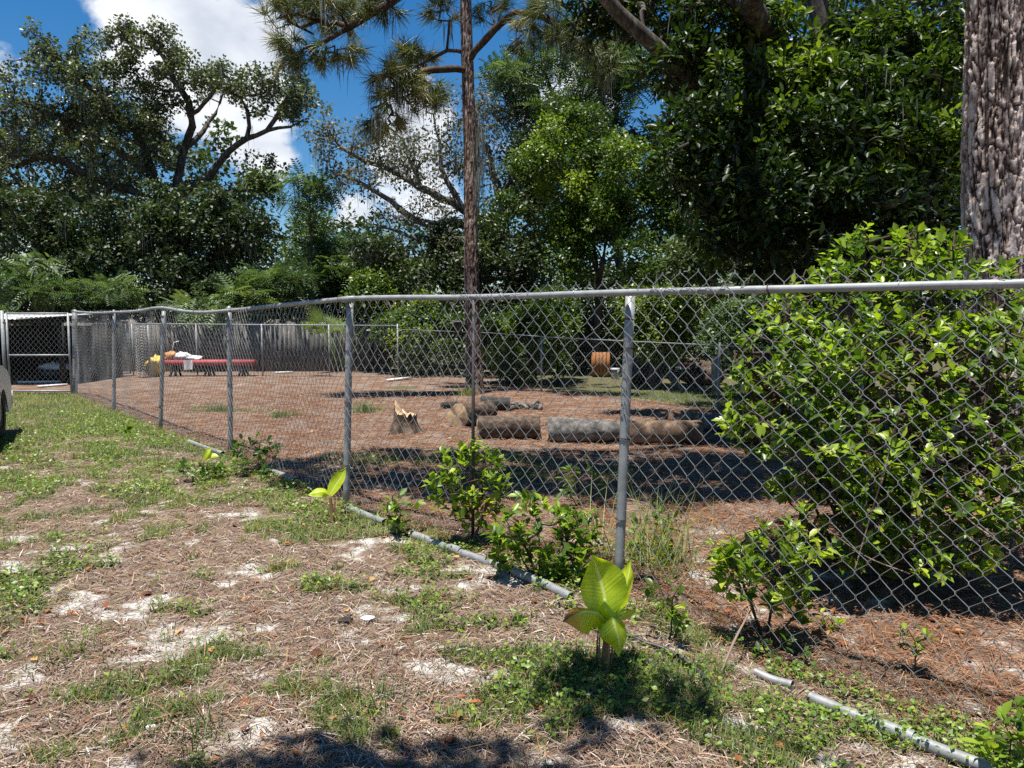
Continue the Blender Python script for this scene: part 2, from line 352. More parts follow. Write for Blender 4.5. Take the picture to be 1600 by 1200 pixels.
# ------------------------------------------------------------------ chain-link fence nearest the camera
def wires(xyf, s0, s1, zbf, ztf, w=.106, h=.118, seed=1, warp=.012, belly=.05, kink=False):
    """polylines of a chain-link weave between two heights along a line"""
    rng = np.random.default_rng(seed); out = []
    n = int((s1 - s0) / (w / 2))
    for i in range(n):
        s = s0 + i * w / 2
        zb, zt = float(zbf(s)), float(ztf(s))
        k = int((zt - zb) / (h / 2)) + 1
        q = np.arange(k); z = zt - q * h / 2; lat = (q % 2) * w / 2
        if i % 2: lat = w / 2 - lat
        if kink:                                   # short upright twist where two wires hook
            z = np.stack([z + .07 * h, z - .07 * h], 1).ravel(); lat = np.repeat(lat, 2); k *= 2; q = np.repeat(q, 2)
        ss = s + lat
        ss = ss + warp * 2.6 * (fbm(ss * 1.7, z * 2.2, seed + 3, 3) - .5) * 2 + (zt - z) * .05 * np.sin(s * .9 + seed)
        dz = warp * 2.6 * (fbm(ss * 1.9 + 9, z * 2.2, seed + 5, 3) - .5) * 2
        xy = xyf(ss); t = unit(xyf(ss + .01) - xyf(ss - .01)); nn = np.stack([-t[:, 1], t[:, 0]], 1)
        off = belly * (fbm(ss * 1.2, z * 1.4, seed + 7, 2) - .5) * 2 + .004 * np.where(q % 2, 1, -1) * (1 if i % 2 else -1)
        out.append(np.column_stack([xy + nn * off[:, None], z + dz]))
    return out
RAIL_PX = [(1760, 441), (1600, 443), (1300, 450), (985, 457), (760, 464), (545, 467), (500, 471), (420, 479), (360, 485), (310, 488), (285, 486), (256, 481), (215, 486), (178, 488), (150, 489), (117, 487)]
def on_fence(px, py):
    d = ray(px, py); best = None
    for k in range(len(LINE) - 1):
        a, bb = LINE[k], LINE[k + 1]; A = np.array([[d[0], a[0] - bb[0]], [d[1], a[1] - bb[1]]])
        t, u = np.linalg.solve(A, a)
        if (-.001 <= u <= 1.001 or (k == 0 and u < 0) or (k == len(LINE) - 2 and u > 1)) and t > 0: best = (SEG[k] + u * (SEG[k + 1] - SEG[k]), np.array([0, 0, EYE]) + d * t)
    return best
rail_s, rail_p = zip(*[on_fence(*q) for q in RAIL_PX]); rail_s = np.array(rail_s); rail_p = np.array(rail_p)
o_ = np.argsort(rail_s); rail_s, rail_p = rail_s[o_], rail_p[o_]
def rail_z(s): return np.interp(s, rail_s, rail_p[:, 2])
def smooth_path(p, n):
    p = np.asarray(p, float); t = np.r_[0, np.cumsum(np.linalg.norm(np.diff(p, axis=0), axis=1))]; q = np.linspace(0, t[-1], n)
    m_ = np.gradient(p, t, axis=0); k = np.clip(np.searchsorted(t, q, 'right') - 1, 0, len(t) - 2); hh = (t[k + 1] - t[k])[:, None]; u = ((q - t[k]) / (t[k + 1] - t[k]))[:, None]
    return (2*u**3 - 3*u**2 + 1) * p[k] + (u**3 - 2*u**2 + u) * hh * m_[k] + (-2*u**3 + 3*u**2) * p[k + 1] + (u**3 - u**2) * hh * m_[k + 1]
fence = thing('chain_link_fence', POST_B[0], 'tall galvanised chain-link fence crossing the picture, with bent top rail and leaning posts', 'fence')
FTOP = [(985, 463), (547, 471), (358, 484), (256, 484), (178, 488), (117, 487)]
for i, (bpos, tp) in enumerate(zip(POST_B, FTOP)):
    top = P(tp[0], tp[1], bpos[1] + (.02 if i else .03)); r = .029 if i < 5 else .05
    pts = [bpos + (0, 0, -.1), bpos * .7 + top * .3 + (.004, 0, 0), bpos * .35 + top * .65, top]
    post_o = MB().tube(smooth_path(pts, 8), r, 14).build('post', M['galv'], fence, True)
    if i: MB().tube([top + (0, 0, -.005), top + (0, 0, .02), top + (0, 0, .045)], [r + .003, r + .002, r * .35], 12).build('post_cap', M['galv'], post_o, True)
    up = unit(top - bpos)
    for q in (.22, .48, .8, .94):
        c0 = bpos + (top - bpos) * (q + RNG.uniform(-.04, .04)); mb = MB()
        a = np.linspace(0, 2.2 * math.pi, 12)
        mb.tube(np.column_stack([c0[0] + (r + .004) * np.cos(a), c0[1] + (r + .004) * np.sin(a), c0[2] + .012 * np.sin(a * .5)]), .0035, 5)
        mb.build('tie_wire', M['tie'], post_o)
e = on_fence(738, 600)[1]; e0 = np.array([e[0], e[1] - .03, -.1])
MB().tube([e0, [e[0] + .006, e[1] - .03, .9], [e[0] + .015, e[1] - .03, rail_z(on_fence(738, 466)[0]) - .02]], .012, 8).build('stake', M['darkrod'], fence, True)
RP = smooth_path(rail_p, 160)
cuts = [0, 46, 92, 128, 159]; RAILS = []
for k in range(4):
    rail_o = MB().tube(RP[cuts[k]:cuts[k + 1] + 1], .0205 + .0004 * (k % 2), 12).build('top_rail', M['galv'], fence, True); RAILS.append(rail_o)
    if k: MB().tube(RP[cuts[k] - 1:cuts[k] + 2] * [1, 1, 1], .0235, 12).build('rail_sleeve', M['galv'], rail_o, True)
for s in np.arange(rail_s[0] + .2, rail_s[-1], .62):
    c0 = np.r_[fence_xy(s), rail_z(s)]; t = np.r_[D0[:2], 0]; n = np.array([-t[1], t[0], 0]); a = np.linspace(0, 2.3 * math.pi, 13)
    MB().tube(c0 + np.outer(np.cos(a), n) * .024 + np.outer(np.sin(a), [0, 0, 1]) * .024 + np.outer(a, t) * .003, .003, 5).build('tie_wire', M['tie'] if RNG.random() < .5 else M['wire'], RAILS[min(3, int(np.searchsorted(np.array(cuts[1:]) / 159., (s - rail_s[0]) / (rail_s[-1] - rail_s[0]))))])
TOPX = np.array([0, SP1, SP1 + 1.0, SP1 + 1.8, SEG[2], SEG[3], SEG[4] - 1.2, SEG[4] - .5, SEG[4], SEG[5], SEG[6]])
TOPO = np.array([.10, .085, .06, .03, .0, .0, .02, .10, .03, .03, .02])
ztop = lambda s: float(rail_z(s)) + np.interp(s, TOPX, TOPO)
W = wires(fence_xy, SEG[0], SEG[-1] - .05, lambda s: .0 + float(dip(*fence_xy(s))), ztop, seed=4, kink=True)
rest = MB()
for i, w_ in enumerate(W):
    sc_ = i * .0525
    if i < 300:
        MB().tube(w_, .0019, 4, False).build('wire', M['wire'], fence, True)
    else: rest.tube(w_, .0020, 4, False)
rest.build('wire_mesh', M['wire'], fence, True, kind='stuff')
mb = MB()
for s0, s1 in ((SP1 - 1.1, SEG[3]),):
    ss = np.linspace(s0, s1, 60); xy = fence_xy(ss); mb.tube(np.column_stack([xy, .05 + .03 * np.sin(ss * 2.1) + dip(xy[:, 0], xy[:, 1])]), .004, 5)
mb.build('tension_wire', M['tie'], fence)

# ------------------------------------------------------------------ gate, back fences
def chain_panel(root, a, b_, z0, z1, r=.0028, seed=3, w=.105, h=.124, tag='wire_mesh', warp=.004, mat='farwire'):
    a = np.asarray(a, float)[:2]; b_ = np.asarray(b_, float)[:2]; L = np.linalg.norm(b_ - a); u = (b_ - a) / L
    mb = MB()
    for p in wires(lambda s: a + np.asarray(s)[..., None] * u, 0, L - w / 2, lambda s: z0, lambda s: z1, w, h, seed, warp, .012): mb.tube(p, r, 3, False)
    return mb.build(tag, M[mat], root, True, kind='stuff')
ga, gb2 = G(12, 617), G(112, 617); gt = P(60, 489, ga[1])[2]
gate = thing('chain_link_gate', ga, 'closed single chain-link gate with a middle rail in front of the dark lean-to', 'gate')
for p in (ga + (.06, 0, 0), gb2): MB().tube([p + (0, 0, .05), p + (0, 0, gt)], .022, 10).build('stile', M['galv'], gate, True)
for z in (.08, .84, gt - .012): MB().tube([ga + (.06, 0, z), gb2 + (0, 0, z)], .02, 10).build('rail', M['galv'], gate, True)
chain_panel(gate, ga + (.06, .03, 0), gb2 + (0, .03, 0), .08, gt + .02, .0026, 12, mat='wire')
gp = thing('gate_post', ga, 'slim grey gate post left of the closed gate', 'post')
MB().tube([ga + (-.03, 0, -.1), ga + (-.03, 0, gt + .05)], .035, 10).build('post', M['galv'], gp, True)
for z in (.35, gt - .2): MB().box(ga + (.01, 0, z), (.09, .05, .04)).build('hinge', M['darkrod'], gp)
lf = thing('side_fence', ga + (-1.6, 0, 0), 'dark chain-link fence panel at the left edge beyond the gate', 'fence')
MB().tube([ga + (-1.6, 0, 0), ga + (-1.6, 0, gt)], .03, 10).build('post', M['galv'], lf, True)
MB().tube([ga + (-1.6, 0, gt - .05), ga + (-.06, 0, gt - .05)], .02, 10).build('rail', M['galv'], lf, True)
chain_panel(lf, ga + (-1.6, .03, 0), ga + (-.08, .03, 0), .05, gt, .0026, 31, mat='wire')

oa, ob = G(121, 592), G(204, 586); oz = P(200, 502, ob[1])[2]
og = thing('open_gate_leaf', oa, 'open chain-link gate leaf standing before the weathered board fence', 'gate')
for p in (oa, ob): MB().tube([p + (0, 0, .04), p + (0, 0, oz)], .022, 8).build('stile', M['galv'], og, True)
for z in (.06, .78, oz): MB().tube([oa + (0, 0, z), ob + (0, 0, z)], .019, 8).build('rail', M['galv'], og, True)
chain_panel(og, oa + (0, .03, 0), ob + (0, .03, 0), .05, oz, .0018, 15)

ba, bb_ = G(209, 586), G(622, 590); bz = P(400, 506, (ba[1] + bb_[1]) / 2)[2]
bf = thing('chain_link_fence', ba, 'low chain-link fence with thin straight rail in front of the grey boards', 'fence')
MB().tube([ba + (0, 0, bz), bb_ + (0, 0, bz - .05)], .018, 8).build('top_rail', M['galv'], bf, True)
for t in np.linspace(0, 1, 5):
    p = ba * (1 - t) + bb_ * t; MB().tube([p, p + (0, 0, bz)], .022, 8).build('post', M['galv'], bf, True)
chain_panel(bf, ba, bb_, .03, bz, .0018, 17)
rf = thing('chain_link_fence', BACKR[0], 'low sagging chain-link fence far right behind the logs', 'fence')
RZ = [1.33, 1.28, 1.2, 1.17, 1.13, 1.1]
MB().tube([p + (0, 0, z) for p, z in zip(BACKR, RZ)], .013, 6).build('top_wire', M['farwire'], rf, True)
for k in range(5):
    chain_panel(rf, BACKR[k], BACKR[k + 1], .02, RZ[k + 1], .0018, 40 + k)
for (px, py) in ((846, 612), (1122, 643), (1330, 672)):
    x_ = G(px, py)[0]; y_ = np.interp(x_, [p[0] for p in BACKR], [p[1] for p in BACKR]); MB().tube([[x_, y_, 0], [x_, y_, 1.2]], .024, 8).build('post', M['galv'], rf, True)
# rolled-up fabric of wire standing at the end of the back fence
ro = G(222, 590); roll = thing('wire_roll', ro, 'upright roll of chain-link wire leaning at the end of the back fence', 'wire roll')
mb = MB(); a_ = np.linspace(0, 7 * math.pi, 90)
for z0 in np.arange(0.02, 1.42, .075):
    mb.tube(np.column_stack([ro[0] + (.05 + .006 * a_) * np.cos(a_), ro[1] + (.05 + .006 * a_) * np.sin(a_), z0 + .035 * np.sin(a_ * 5)]), .004, 3, False)
mb.build('wire_coil', M['farwire'], roll, True)
MB().tube([ro + (.2, .05, 0), ro + (.19, .05, 1.45)], .03, 8).build('post', M['galv'], roll, True)

M['board'] = barkmat('weathered_board', (.05,.05,.048), (.135,.13,.122), (.24,.23,.215), (3, 3, .2), 5, .4, .01)
bd = thing('board_fence', (-8.5, 24, 0), 'weathered grey vertical board fence along the back of the yard', 'fence')
fa, fb = P(88, 500, 23.4), P(655, 500, 24.0)
nbd = 78; boardz = .14
for i in range(nbd):
    t = (i + .5) / nbd; p = fa * (1 - t) + fb * t
    if 66 < i < 72 and i % 2: continue
    hgt = 1.50 + .03 * math.sin(i * 1.7) + RNG.uniform(-.03, .03)
    mb = MB(); mb.box((p[0], p[1] + RNG.uniform(-.012, .012), hgt / 2), ((fb[0] - fa[0]) / nbd * .93, .02, hgt), np.array(Matrix.Rotation(RNG.uniform(-.012, .012), 3, 'Y')))
    mb.build('board', M['board'], bd)
for z in (.35, 1.2): MB().beam((fa[0], fa[1] + .05, z), (fb[0], fb[1] + .05, z), .05, .09).build('rail', M['board'], bd)
for t in np.linspace(0, 1, 6):
    p = fa * (1 - t) + fb * t; MB().box((p[0], p[1] + .1, .8), (.1, .1, 1.6)).build('post', M['board'], bd)

# ------------------------------------------------------------------ lean-to with sheet roof
M['sheet'] = plain('white_roof_sheet', (.30,.31,.315), (.58,.6,.6), 3, .6, .1)
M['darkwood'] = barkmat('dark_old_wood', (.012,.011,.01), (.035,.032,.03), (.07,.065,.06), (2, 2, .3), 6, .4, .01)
sx0, sx1, sy0, sy1 = -15.2, -10.95, 18.7, 21.6
shed = thing('lean_to', ((sx0 + sx1) / 2, sy0, 0), 'open-fronted dark lean-to with white corrugated sheet roof behind the gate', 'shed')
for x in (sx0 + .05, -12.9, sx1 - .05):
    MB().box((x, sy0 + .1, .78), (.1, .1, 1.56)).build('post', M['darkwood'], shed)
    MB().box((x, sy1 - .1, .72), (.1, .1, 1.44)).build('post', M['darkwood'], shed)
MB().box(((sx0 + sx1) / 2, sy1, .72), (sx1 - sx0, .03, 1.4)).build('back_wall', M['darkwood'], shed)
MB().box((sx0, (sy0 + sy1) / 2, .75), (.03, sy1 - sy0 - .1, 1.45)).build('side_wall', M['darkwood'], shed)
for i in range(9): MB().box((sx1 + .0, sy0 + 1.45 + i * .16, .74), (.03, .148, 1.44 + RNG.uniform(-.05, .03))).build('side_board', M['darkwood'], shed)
for i in range(5):
    xa = sx0 - .1 + i * .86; u = np.linspace(0, .92, 24); vv = np.linspace(-.25 - .08 * (i % 2), 3.1, 5)
    U, V = np.meshgrid(u, vv); tilt = [.00, -.02, .015, -.03, .04][i]
    Z = 1.615 + .004 * (i % 2) + .012 * np.sin(U * 2 * math.pi / .115) + .04 * V + tilt * U + .02 * i * .3
    mb = MB(); mb.grid(np.stack([xa + U, sy0 + V, Z], -1)); mb.grid(np.stack([xa + U, sy0 + V, Z - .008], -1)[:, ::-1])
    mb.build('roof_sheet', M['sheet'], shed, True)
MB().beam((sx0, sy0 + .18, 1.53), (sx1, sy0 + .18, 1.55), .05, .09).build('roof_beam', M['darkwood'], shed)

# ------------------------------------------------------------------ small things in the yard
def crumple(c, sx, sy, sz, seed, n=14):
    u = np.linspace(0, math.pi, n); v = np.linspace(0, 2 * math.pi, 2 * n, endpoint=False); U, V = np.meshgrid(u, v, indexing='ij')
    r = .45 + 1.1 * fbm(np.cos(V) * 2.4 + 7 + U, np.sin(V) * 2.4 + U * 2.2, seed, 4)
    return np.stack([c[0] + sx * r * np.sin(U) * np.cos(V), c[1] + sy * r * np.sin(U) * np.sin(V), np.maximum(c[2] + sz * r * np.cos(U), .005)], -1)
M['rag'] = plain('grey_white_cloth', (.25,.26,.26), (.66,.66,.65), 14, .8, bumps=.4)
t0 = G(90, 592); tub = thing('black_tub', t0, 'low black tub holding white rags inside the lean-to', 'tub')
mb = MB(); mb.tube([t0 + (0, 0, .01), t0 + (0, 0, .12), t0 + (0, 0, .26)], [.42, .45, .48], 16); mb.build('tub', M['black'], tub, True)
rg = thing('white_rags', t0 + (0, 0, .27), 'crumpled white rags heaped on the black tub', 'rags')
MB().grid(crumple(t0 + (-.1, -.05, .32), .34, .2, .12, 3), wrap=True).build('rag', M['tarp'], rg, True)
MB().grid(crumple(t0 + (.25, -.1, .31), .2, .15, .1, 5), wrap=True).build('rag', M['tarp'], rg, True)
M['whitepaint'] = plain('white_paint', (.6,.59,.56), (.78,.77,.74), 6, .6)
for (a, b2, lab) in (((28, 599), (95, 598), 'long white board lying on the ground before the lean-to'), ((60, 606), (104, 603), 'shorter pale board lying nearest the closed gate'),
                    ((145, 583), (170, 586), 'white scrap board on dirt behind the open gate leaf'), ((430, 584), (456, 583), 'short white plank lying beside the red plank'), ((606, 596), (640, 592), 'long white plank lying left of the pine trunk')):
    A, B = G(*a), G(*b2); mb = MB(); mb.beam(A + (0, 0, .035), B + (0, 0, .035), .12, .04)
    o = mb.build('board', M['whitepaint']); o['label'] = lab; o['category'] = 'board'; o['group'] = 'loose white boards'
M['red'] = plain('faded_red_paint', (.24,.03,.038), (.38,.07,.08), 9, .7)
ra, rb = P(257, 567, 21.6), P(397, 568, 21.6); ra[2] = rb[2] = .39
red = thing('red_plank', ra, 'long faded red plank laid across dark trestles', 'plank')
MB().beam(ra, rb, .34, .15).build('plank', M['red'], red)
for t in (.12, .5, .88):
    p = ra * (1 - t) + rb * t
    for dx, dy in ((-.09, -.12), (.09, -.12), (-.09, .12), (.09, .12)): MB().beam((p[0], p[1] + dy * .6, .31), (p[0] + dx, p[1] + dy * 1.3, .0), .05, .05).build('leg', M['darkwood'], red)
    MB().beam((p[0], p[1] - .13, .28), (p[0], p[1] + .13, .28), .06, .06).build('crossbar', M['darkwood'], red)
M['yellow'] = plain('yellow_plastic', (.42,.28,.03), (.6,.45,.08), 9, .55); M['orange'] = plain('rust_orange_cloth', (.30,.12,.04), (.5,.26,.1), 6, .8)
q = P(244, 566, 21.5); q[2] = 0
o = MB().grid(crumple((q[0], q[1], .28), .26, .2, .27, 9), wrap=True).build('yellow_sack', M['yellow'], None, True); o['label'] = 'yellow plastic sack beside the left end of the red plank'; o['category'] = 'sack'
q2 = P(266, 566, 21.6)
o = MB().grid(crumple((q2[0], 21.6, .555), .2, .14, .13, 12), wrap=True).build('cloth_bundle', M['orange'], None, True); o['label'] = 'rust orange cloth bundle on the red plank'; o['category'] = 'bundle'
q3 = P(292, 566, 21.6); tp_ = thing('white_tarp', (q3[0], 21.6, .47), 'white tarp heaped over and hanging from the red plank', 'tarp')
MB().grid(crumple((q3[0] - .1, 21.6, .53), .26, .14, .13, 22), wrap=True).build('heap', M['rag'], tp_, True)
MB().grid(crumple((q3[0] + .22, 21.6, .50), .22, .13, .08, 26), wrap=True).build('heap', M['tarp'], tp_, True)
V_ = np.stack(np.meshgrid(np.linspace(-.14, .16, 9), np.linspace(.46, .2, 8)), -1)
MB().grid(np.stack([q3[0] + .12 + V_[..., 0] * (.7 + .4 * V_[..., 1]), 21.40 + .03 * np.sin(V_[..., 0] * 22) - .02, V_[..., 1] + .05 * V_[..., 0]], -1)).build('hanging_flap', M['tarp'], tp_, True)
s_ = P(262, 548, 21.7); o = MB().tube([[s_[0], 21.85, 0.0], [s_[0] + .05, 21.8, .55], [s_[0] + .14, 21.8, .95], [s_[0] + .28, 21.8, .98]], .012, 6).build('bent_stick', M['whitepaint']); o['label'] = 'thin bent white stick standing behind the red plank'; o['category'] = 'stick'

# ---- logs, stump, charred wood
M['loggrey'] = barkmat('grey_log', (.04,.037,.034), (.12,.113,.105), (.27,.26,.245), (1, 1, 1), 9, .6, .02)
M['logbark'] = barkmat('dark_bark_log', (.03,.022,.017), (.085,.06,.045), (.18,.135,.1), (1, 1, 1), 12, .9, .03)
M['logtan'] = barkmat('peeled_tan_log', (.06,.038,.026), (.16,.105,.07), (.34,.25,.185), (1, 1, 1), 7, .4, .01)
M['cut'] = plain('cut_wood', (.32,.21,.11), (.55,.4,.24), 14, .8)
M['char'] = plain('charred_wood', (.008,.008,.008), (.035,.033,.03), 12, .85, bumps=.8, bdist=.03)
def log(a, b_, r, mat, lab, seed, rag=.14, zoff=0.0):
    a = np.array([a[0], a[1], r * .92 + zoff]); b_ = np.array([b_[0], b_[1], r * .92 + zoff])
    n = 16; k = 28; t = np.linspace(0, 1, n); ax = unit(b_ - a); u = unit(np.cross(ax, (0, 0, 1))); w = np.cross(u, ax)
    A = np.arange(k) * 2 * math.pi / k; T, AA = np.meshgrid(t, A, indexing='ij')
    rr = r * (1 + rag * 2 * (fbm(np.cos(AA) * 1.4 + 9, np.sin(AA) * 1.4 + T * 2.2, seed, 3) - .5) + rag * .8 * (vnoise(AA * 6, T * 5, seed) - .5) + .06 * np.sin(T * 3 + seed))
    rr = rr * (1.06 - .16 * T); bend = .12 * r * np.sin(T * math.pi)[..., None] * np.array([0, 1., .3]) * math.cos(seed)
    V = a + bend + T[..., None] * (b_ - a) + (.25 * r * (vnoise(AA * 1.5, AA * 0, seed + 4) - .5) * (np.abs(T - .5) > .49))[..., None] * ax + rr[..., None] * (np.cos(AA)[..., None] * u + np.sin(AA)[..., None] * w)
    root = thing('log', (a[0], a[1], 0), lab, 'log', 'cut logs lying in the yard')
    MB().grid(V, wrap=True).build('bark', M[mat], root, True)
    for side, ring in ((-1, V[0]), (1, V[-1])):
        c0 = ring.mean(0) + ax * .012 * side; mb = MB(); idx = np.arange(k)
        inn = c0 + (ring - c0) * .55 + ax * .006 * side
        mb.add(np.concatenate([ring, inn, [c0]]), np.stack([idx, (idx + 1) % k, k + (idx + 1) % k, k + idx], 1)); mb.f.append(np.stack([k + idx, k + (idx + 1) % k, np.full(k, 2 * k)], 1))
        mb.build('cut_end', M['char'] if mat == 'char' else M['cut'], root)
log(G(716, 667), G(764, 655), .175, 'logbark', 'thick round brown log with its cut end facing left, beside the stump', 3)
log(G(747, 686), G(842, 685), .16, 'logbark', 'dark bark log lying flat in front of the thick round log', 5)
log(G(856, 689), G(968, 690), .155, 'loggrey', 'smooth grey log lying just left of the nearest tall post', 8, .05)
log(G(980, 693), G(1094, 692), .155, 'logtan', 'peeled tan log lying just right of the nearest tall post', 11, .07)
log(G(1046, 664), G(1090, 666), .11, 'logtan', 'short pale log lying behind the peeled tan log', 14, .08)
log(G(1095, 672), G(1140, 674), .125, 'loggrey', 'short grey log at the right end of the log row, by the bush', 17, .08)
log(G(1160, 690), G(1215, 700), .15, 'logbark', 'rightmost log, half hidden by the big bush', 18, .08)
log(G(752, 642), G(796, 642), .13, 'char', 'charred black log behind the thick round log', 21, .2)
log(G(691, 640), G(714, 638), .07, 'char', 'small flat charred log left of the pine foot', 24, .2)
rngb = np.random.default_rng(3)
for i in range(7):
    c0 = G(rngb.uniform(803, 850), rngb.uniform(634, 643)); a = rngb.uniform(0, 3.1); L = rngb.uniform(.12, .3); d = np.array([math.cos(a), math.sin(a), 0]) * L
    o = MB().tube(smooth_path([c0 - d + (0, 0, .03), c0 + (0, 0, .06 + .02 * i % .05), c0 + d + (0, 0, .04)], 5), [.035, .032, .03, .026, .02], 7).build('broken_branch', M['char'] if i % 2 else M['palebark'])
    o['label'] = ['pale broken branch on the left of the small heap by the charred log', 'charred stick in the small heap right of the charred log', 'pale thick branch piece in the middle of the small heap', 'charred curved stick across the small heap', 'pale thin branch at the right of the small heap', 'charred short stick at the front of the small heap', 'pale branch end at the back of the small heap'][i]; o['category'] = 'branch'; o['group'] = 'broken branches in the small heap'
# stump, split with one tall splinter on its left
sb = G(634, 676); stump = thing('tree_stump', sb, 'splintered tree stump with a tall jagged left side', 'stump')
k = 48; A = np.arange(k) * 2 * math.pi / k; rows = []
hA = .24 + .20 * np.clip(np.cos(A - math.radians(170)), 0, 1) ** 3 + .05 * (vnoise(A * 4, A * 0, 3)) + .04 * np.random.default_rng(5).random(k)
for t in np.linspace(0, 1, 14):
    R = (.155 + .10 * (1 - t) ** 2.6 * (1 + .5 * np.sin(A * 5 + 1))) * (1 + .12 * (vnoise(A * 5, A * 0 + t * 3, 9) - .5))
    rows.append(np.stack([sb[0] + R * np.cos(A), sb[1] + R * np.sin(A), -.02 + t * hA], -1))
MB().grid(np.array(rows), wrap=True).build('bark', M['logbark'], stump, True)
top = rows[-1]; inner = [top]
for q in (.75, .5, .25, .05):
    z = sb[2] + hA * q + (.17 + .08 * np.random.default_rng(int(q * 99)).random(k)) * (1 - q); inner.append(np.stack([sb[0] + (top[:, 0] - sb[0]) * q, sb[1] + (top[:, 1] - sb[1]) * q, z], -1))
MB().grid(np.array(inner), wrap=True).build('split_wood', M['cut'], stump)

# ---- junk beyond the low back fence
def at_ground(px, py): p = G(px, py); p[2] = 0; return p
M['plywood'] = plain('orange_plywood', (.20,.075,.02), (.34,.14,.04), 5, .8, vscale=(1,1,.2))
q = at_ground(939, 589); w_ = 28 / F * q[1]; h_ = 36 / F * q[1]
ply = thing('orange_crate', q, 'orange plywood crate standing beyond the low back fence', 'crate')
for i in range(5): MB().box((q[0] - w_ / 2 + (i + .5) * w_ / 5, q[1], h_ / 2 + .05), (w_ / 5 - .012, .03, h_)).build('slat', M['plywood'], ply)
for z in (.12, h_ - .02): MB().box((q[0], q[1] + .04, z), (w_, .04, .07)).build('batten', M['plywood'], ply)
MB().box((q[0], q[1] + .35, h_ / 2), (w_ - .04, .56, h_ - .06)).build('side', M['plywood'], ply)
M['greyplastic'] = plain('grey_plastic', (.3,.31,.32), (.45,.46,.47), 4, .5)
for (px, py, wpx, hpx, mat, lab, nm, cat) in ((837, 585, 15, 17, 'tarp', 'white bucket beyond the low fence, left of the orange crate', 'bucket', 'bucket'), (961, 592, 14, 17, 'greyplastic', 'grey plastic bucket touching the orange crate', 'bucket', 'bucket'),
        (991, 588, 20, 16, 'tarp', 'white bucket right of the nearest tall post, beyond the low fence', 'bucket', 'bucket'), (1162, 611, 19, 21, 'greyplastic', 'pale grey bucket beside the pale trunk near the bush', 'bucket', 'bucket')):
    q = at_ground(px, py); r_ = wpx / 2 / F * q[1]; h_ = hpx / F * q[1]; bu = thing(nm, q, lab, cat)
    mb = MB(); mb.tube([q + (0, 0, .0), q + (0, 0, h_ * .5), q + (0, 0, h_)], [r_ * .85, r_ * .93, r_], 18); body_o = mb.build('body', M[mat], bu, True)
    MB().tube([q + (0, 0, h_ - .05), q + (0, 0, h_ - .02)], r_ * 1.06, 18).build('rim', M[mat], body_o, True)
    a = np.linspace(0, math.pi, 14); MB().tube(np.column_stack([q[0] + r_ * 1.05 * np.cos(a), q[1] - r_ * .6 * np.sin(a), h_ - .04 - .16 * np.sin(a) * h_]), .006, 5).build('handle', M['darkrod'], body_o)
q = at_ground(1069, 600); gr_ = thing('kettle_grill', q, 'small table with white top and red bowl beyond the low back fence', 'table')
MB().tube([q + (0, 0, .36), q + (0, 0, .41)], .21, 18).build('table_top', M['tarp'], gr_, True)
for dx, dy in ((-.12, -.1), (.12, -.1), (-.12, .1), (.12, .1)): MB().tube([q + (dx, dy, .36), q + (dx * 1.3, dy * 1.3, 0)], .015, 6).build('leg', M['darkrod'], gr_)
gr_.name = 'small_table'
o = MB().tube([q + (-.01, 0, .415), q + (-.01, 0, .45), q + (-.01, 0, .52)], [.06, .12, .15], 16).build('red_bowl', M['red'], None, True); o['label'] = 'red bowl standing on the small white table'; o['category'] = 'bowl'
A, B = at_ground(1068, 612), P(1030, 570, 18.5); o = MB().beam((A[0], A[1], .01), (B[0], B[1] , B[2]), .16, .05, up=(0, 1, .3)).build('leaning_plank', M['board']); o['label'] = 'grey plank leaning at a slant beyond the low back fence'; o['category'] = 'plank'
q = at_ground(1010, 602); o = MB().grid(crumple((q[0], q[1] + .5, .3), .55, .35, .42, 33), wrap=True).build('dark_tarp_heap', M['black'], None, True); o['label'] = 'black tarp heap behind the leaning grey plank'; o['category'] = 'tarp'
q = at_ground(1110, 604); o = MB().grid(crumple((q[0], q[1] + .6, .22), .5, .3, .3, 35), wrap=True).build('brush_heap', M['logbark'], None, True); o['label'] = 'low brown brush heap behind the pale thin trunk'; o['category'] = 'brush heap'

# ---- pipes along the fence foot
for i, (a, b_, r, lab) in enumerate((((1180, 1049), (1238, 1075), .022, 'short grey pipe in the pine straw below the small sapling'), ((1266, 1090), (1585, 1225), .027, 'long bright galvanised pipe in the lower right corner'),
        ((645, 838), (800, 897), .029, 'weathered grey pipe lying under the fence between two posts'), ((803, 898), (892, 938), .028, 'shaded dark grey pipe left of the large banana plant'), ((546, 796), (602, 820), .027, 'short white-grey pipe at the foot of the second post'),
        ((295, 692), (348, 713), .027, 'short grey pipe on the lawn beside the third post'), ((408, 735), (462, 754), .03, 'grey pipe half hidden in weeds between second and third posts'))):
    A, B = G(*a), G(*b_); mid = (A + B) / 2
    A[2] = float(ground_z(A[0], A[1])) + r * .75; B[2] = float(ground_z(B[0], B[1])) + r * .75; mid[2] = float(ground_z(mid[0], mid[1])) + r * .8
    pp = thing('pipe', (A[0], A[1], 0), lab, 'pipe', 'metal pipes on the ground along the fence')
    d = unit(B - A); k = 14; aa = np.arange(k) * 2 * math.pi / k
    mb = MB(); mb.tube(smooth_path([A, mid, B], 12), r, k, False); mb.tube(smooth_path([A, mid, B], 12)[::-1], r * .88, k, False); mb.build('pipe_body', M['pipe'], pp, True)
    if i in (1, 2): MB().tube([A + (B - A) * .42, A + (B - A) * .42 + d * .12], r * 1.12, k, False).build('coupling', M['pipe'], pp, True)
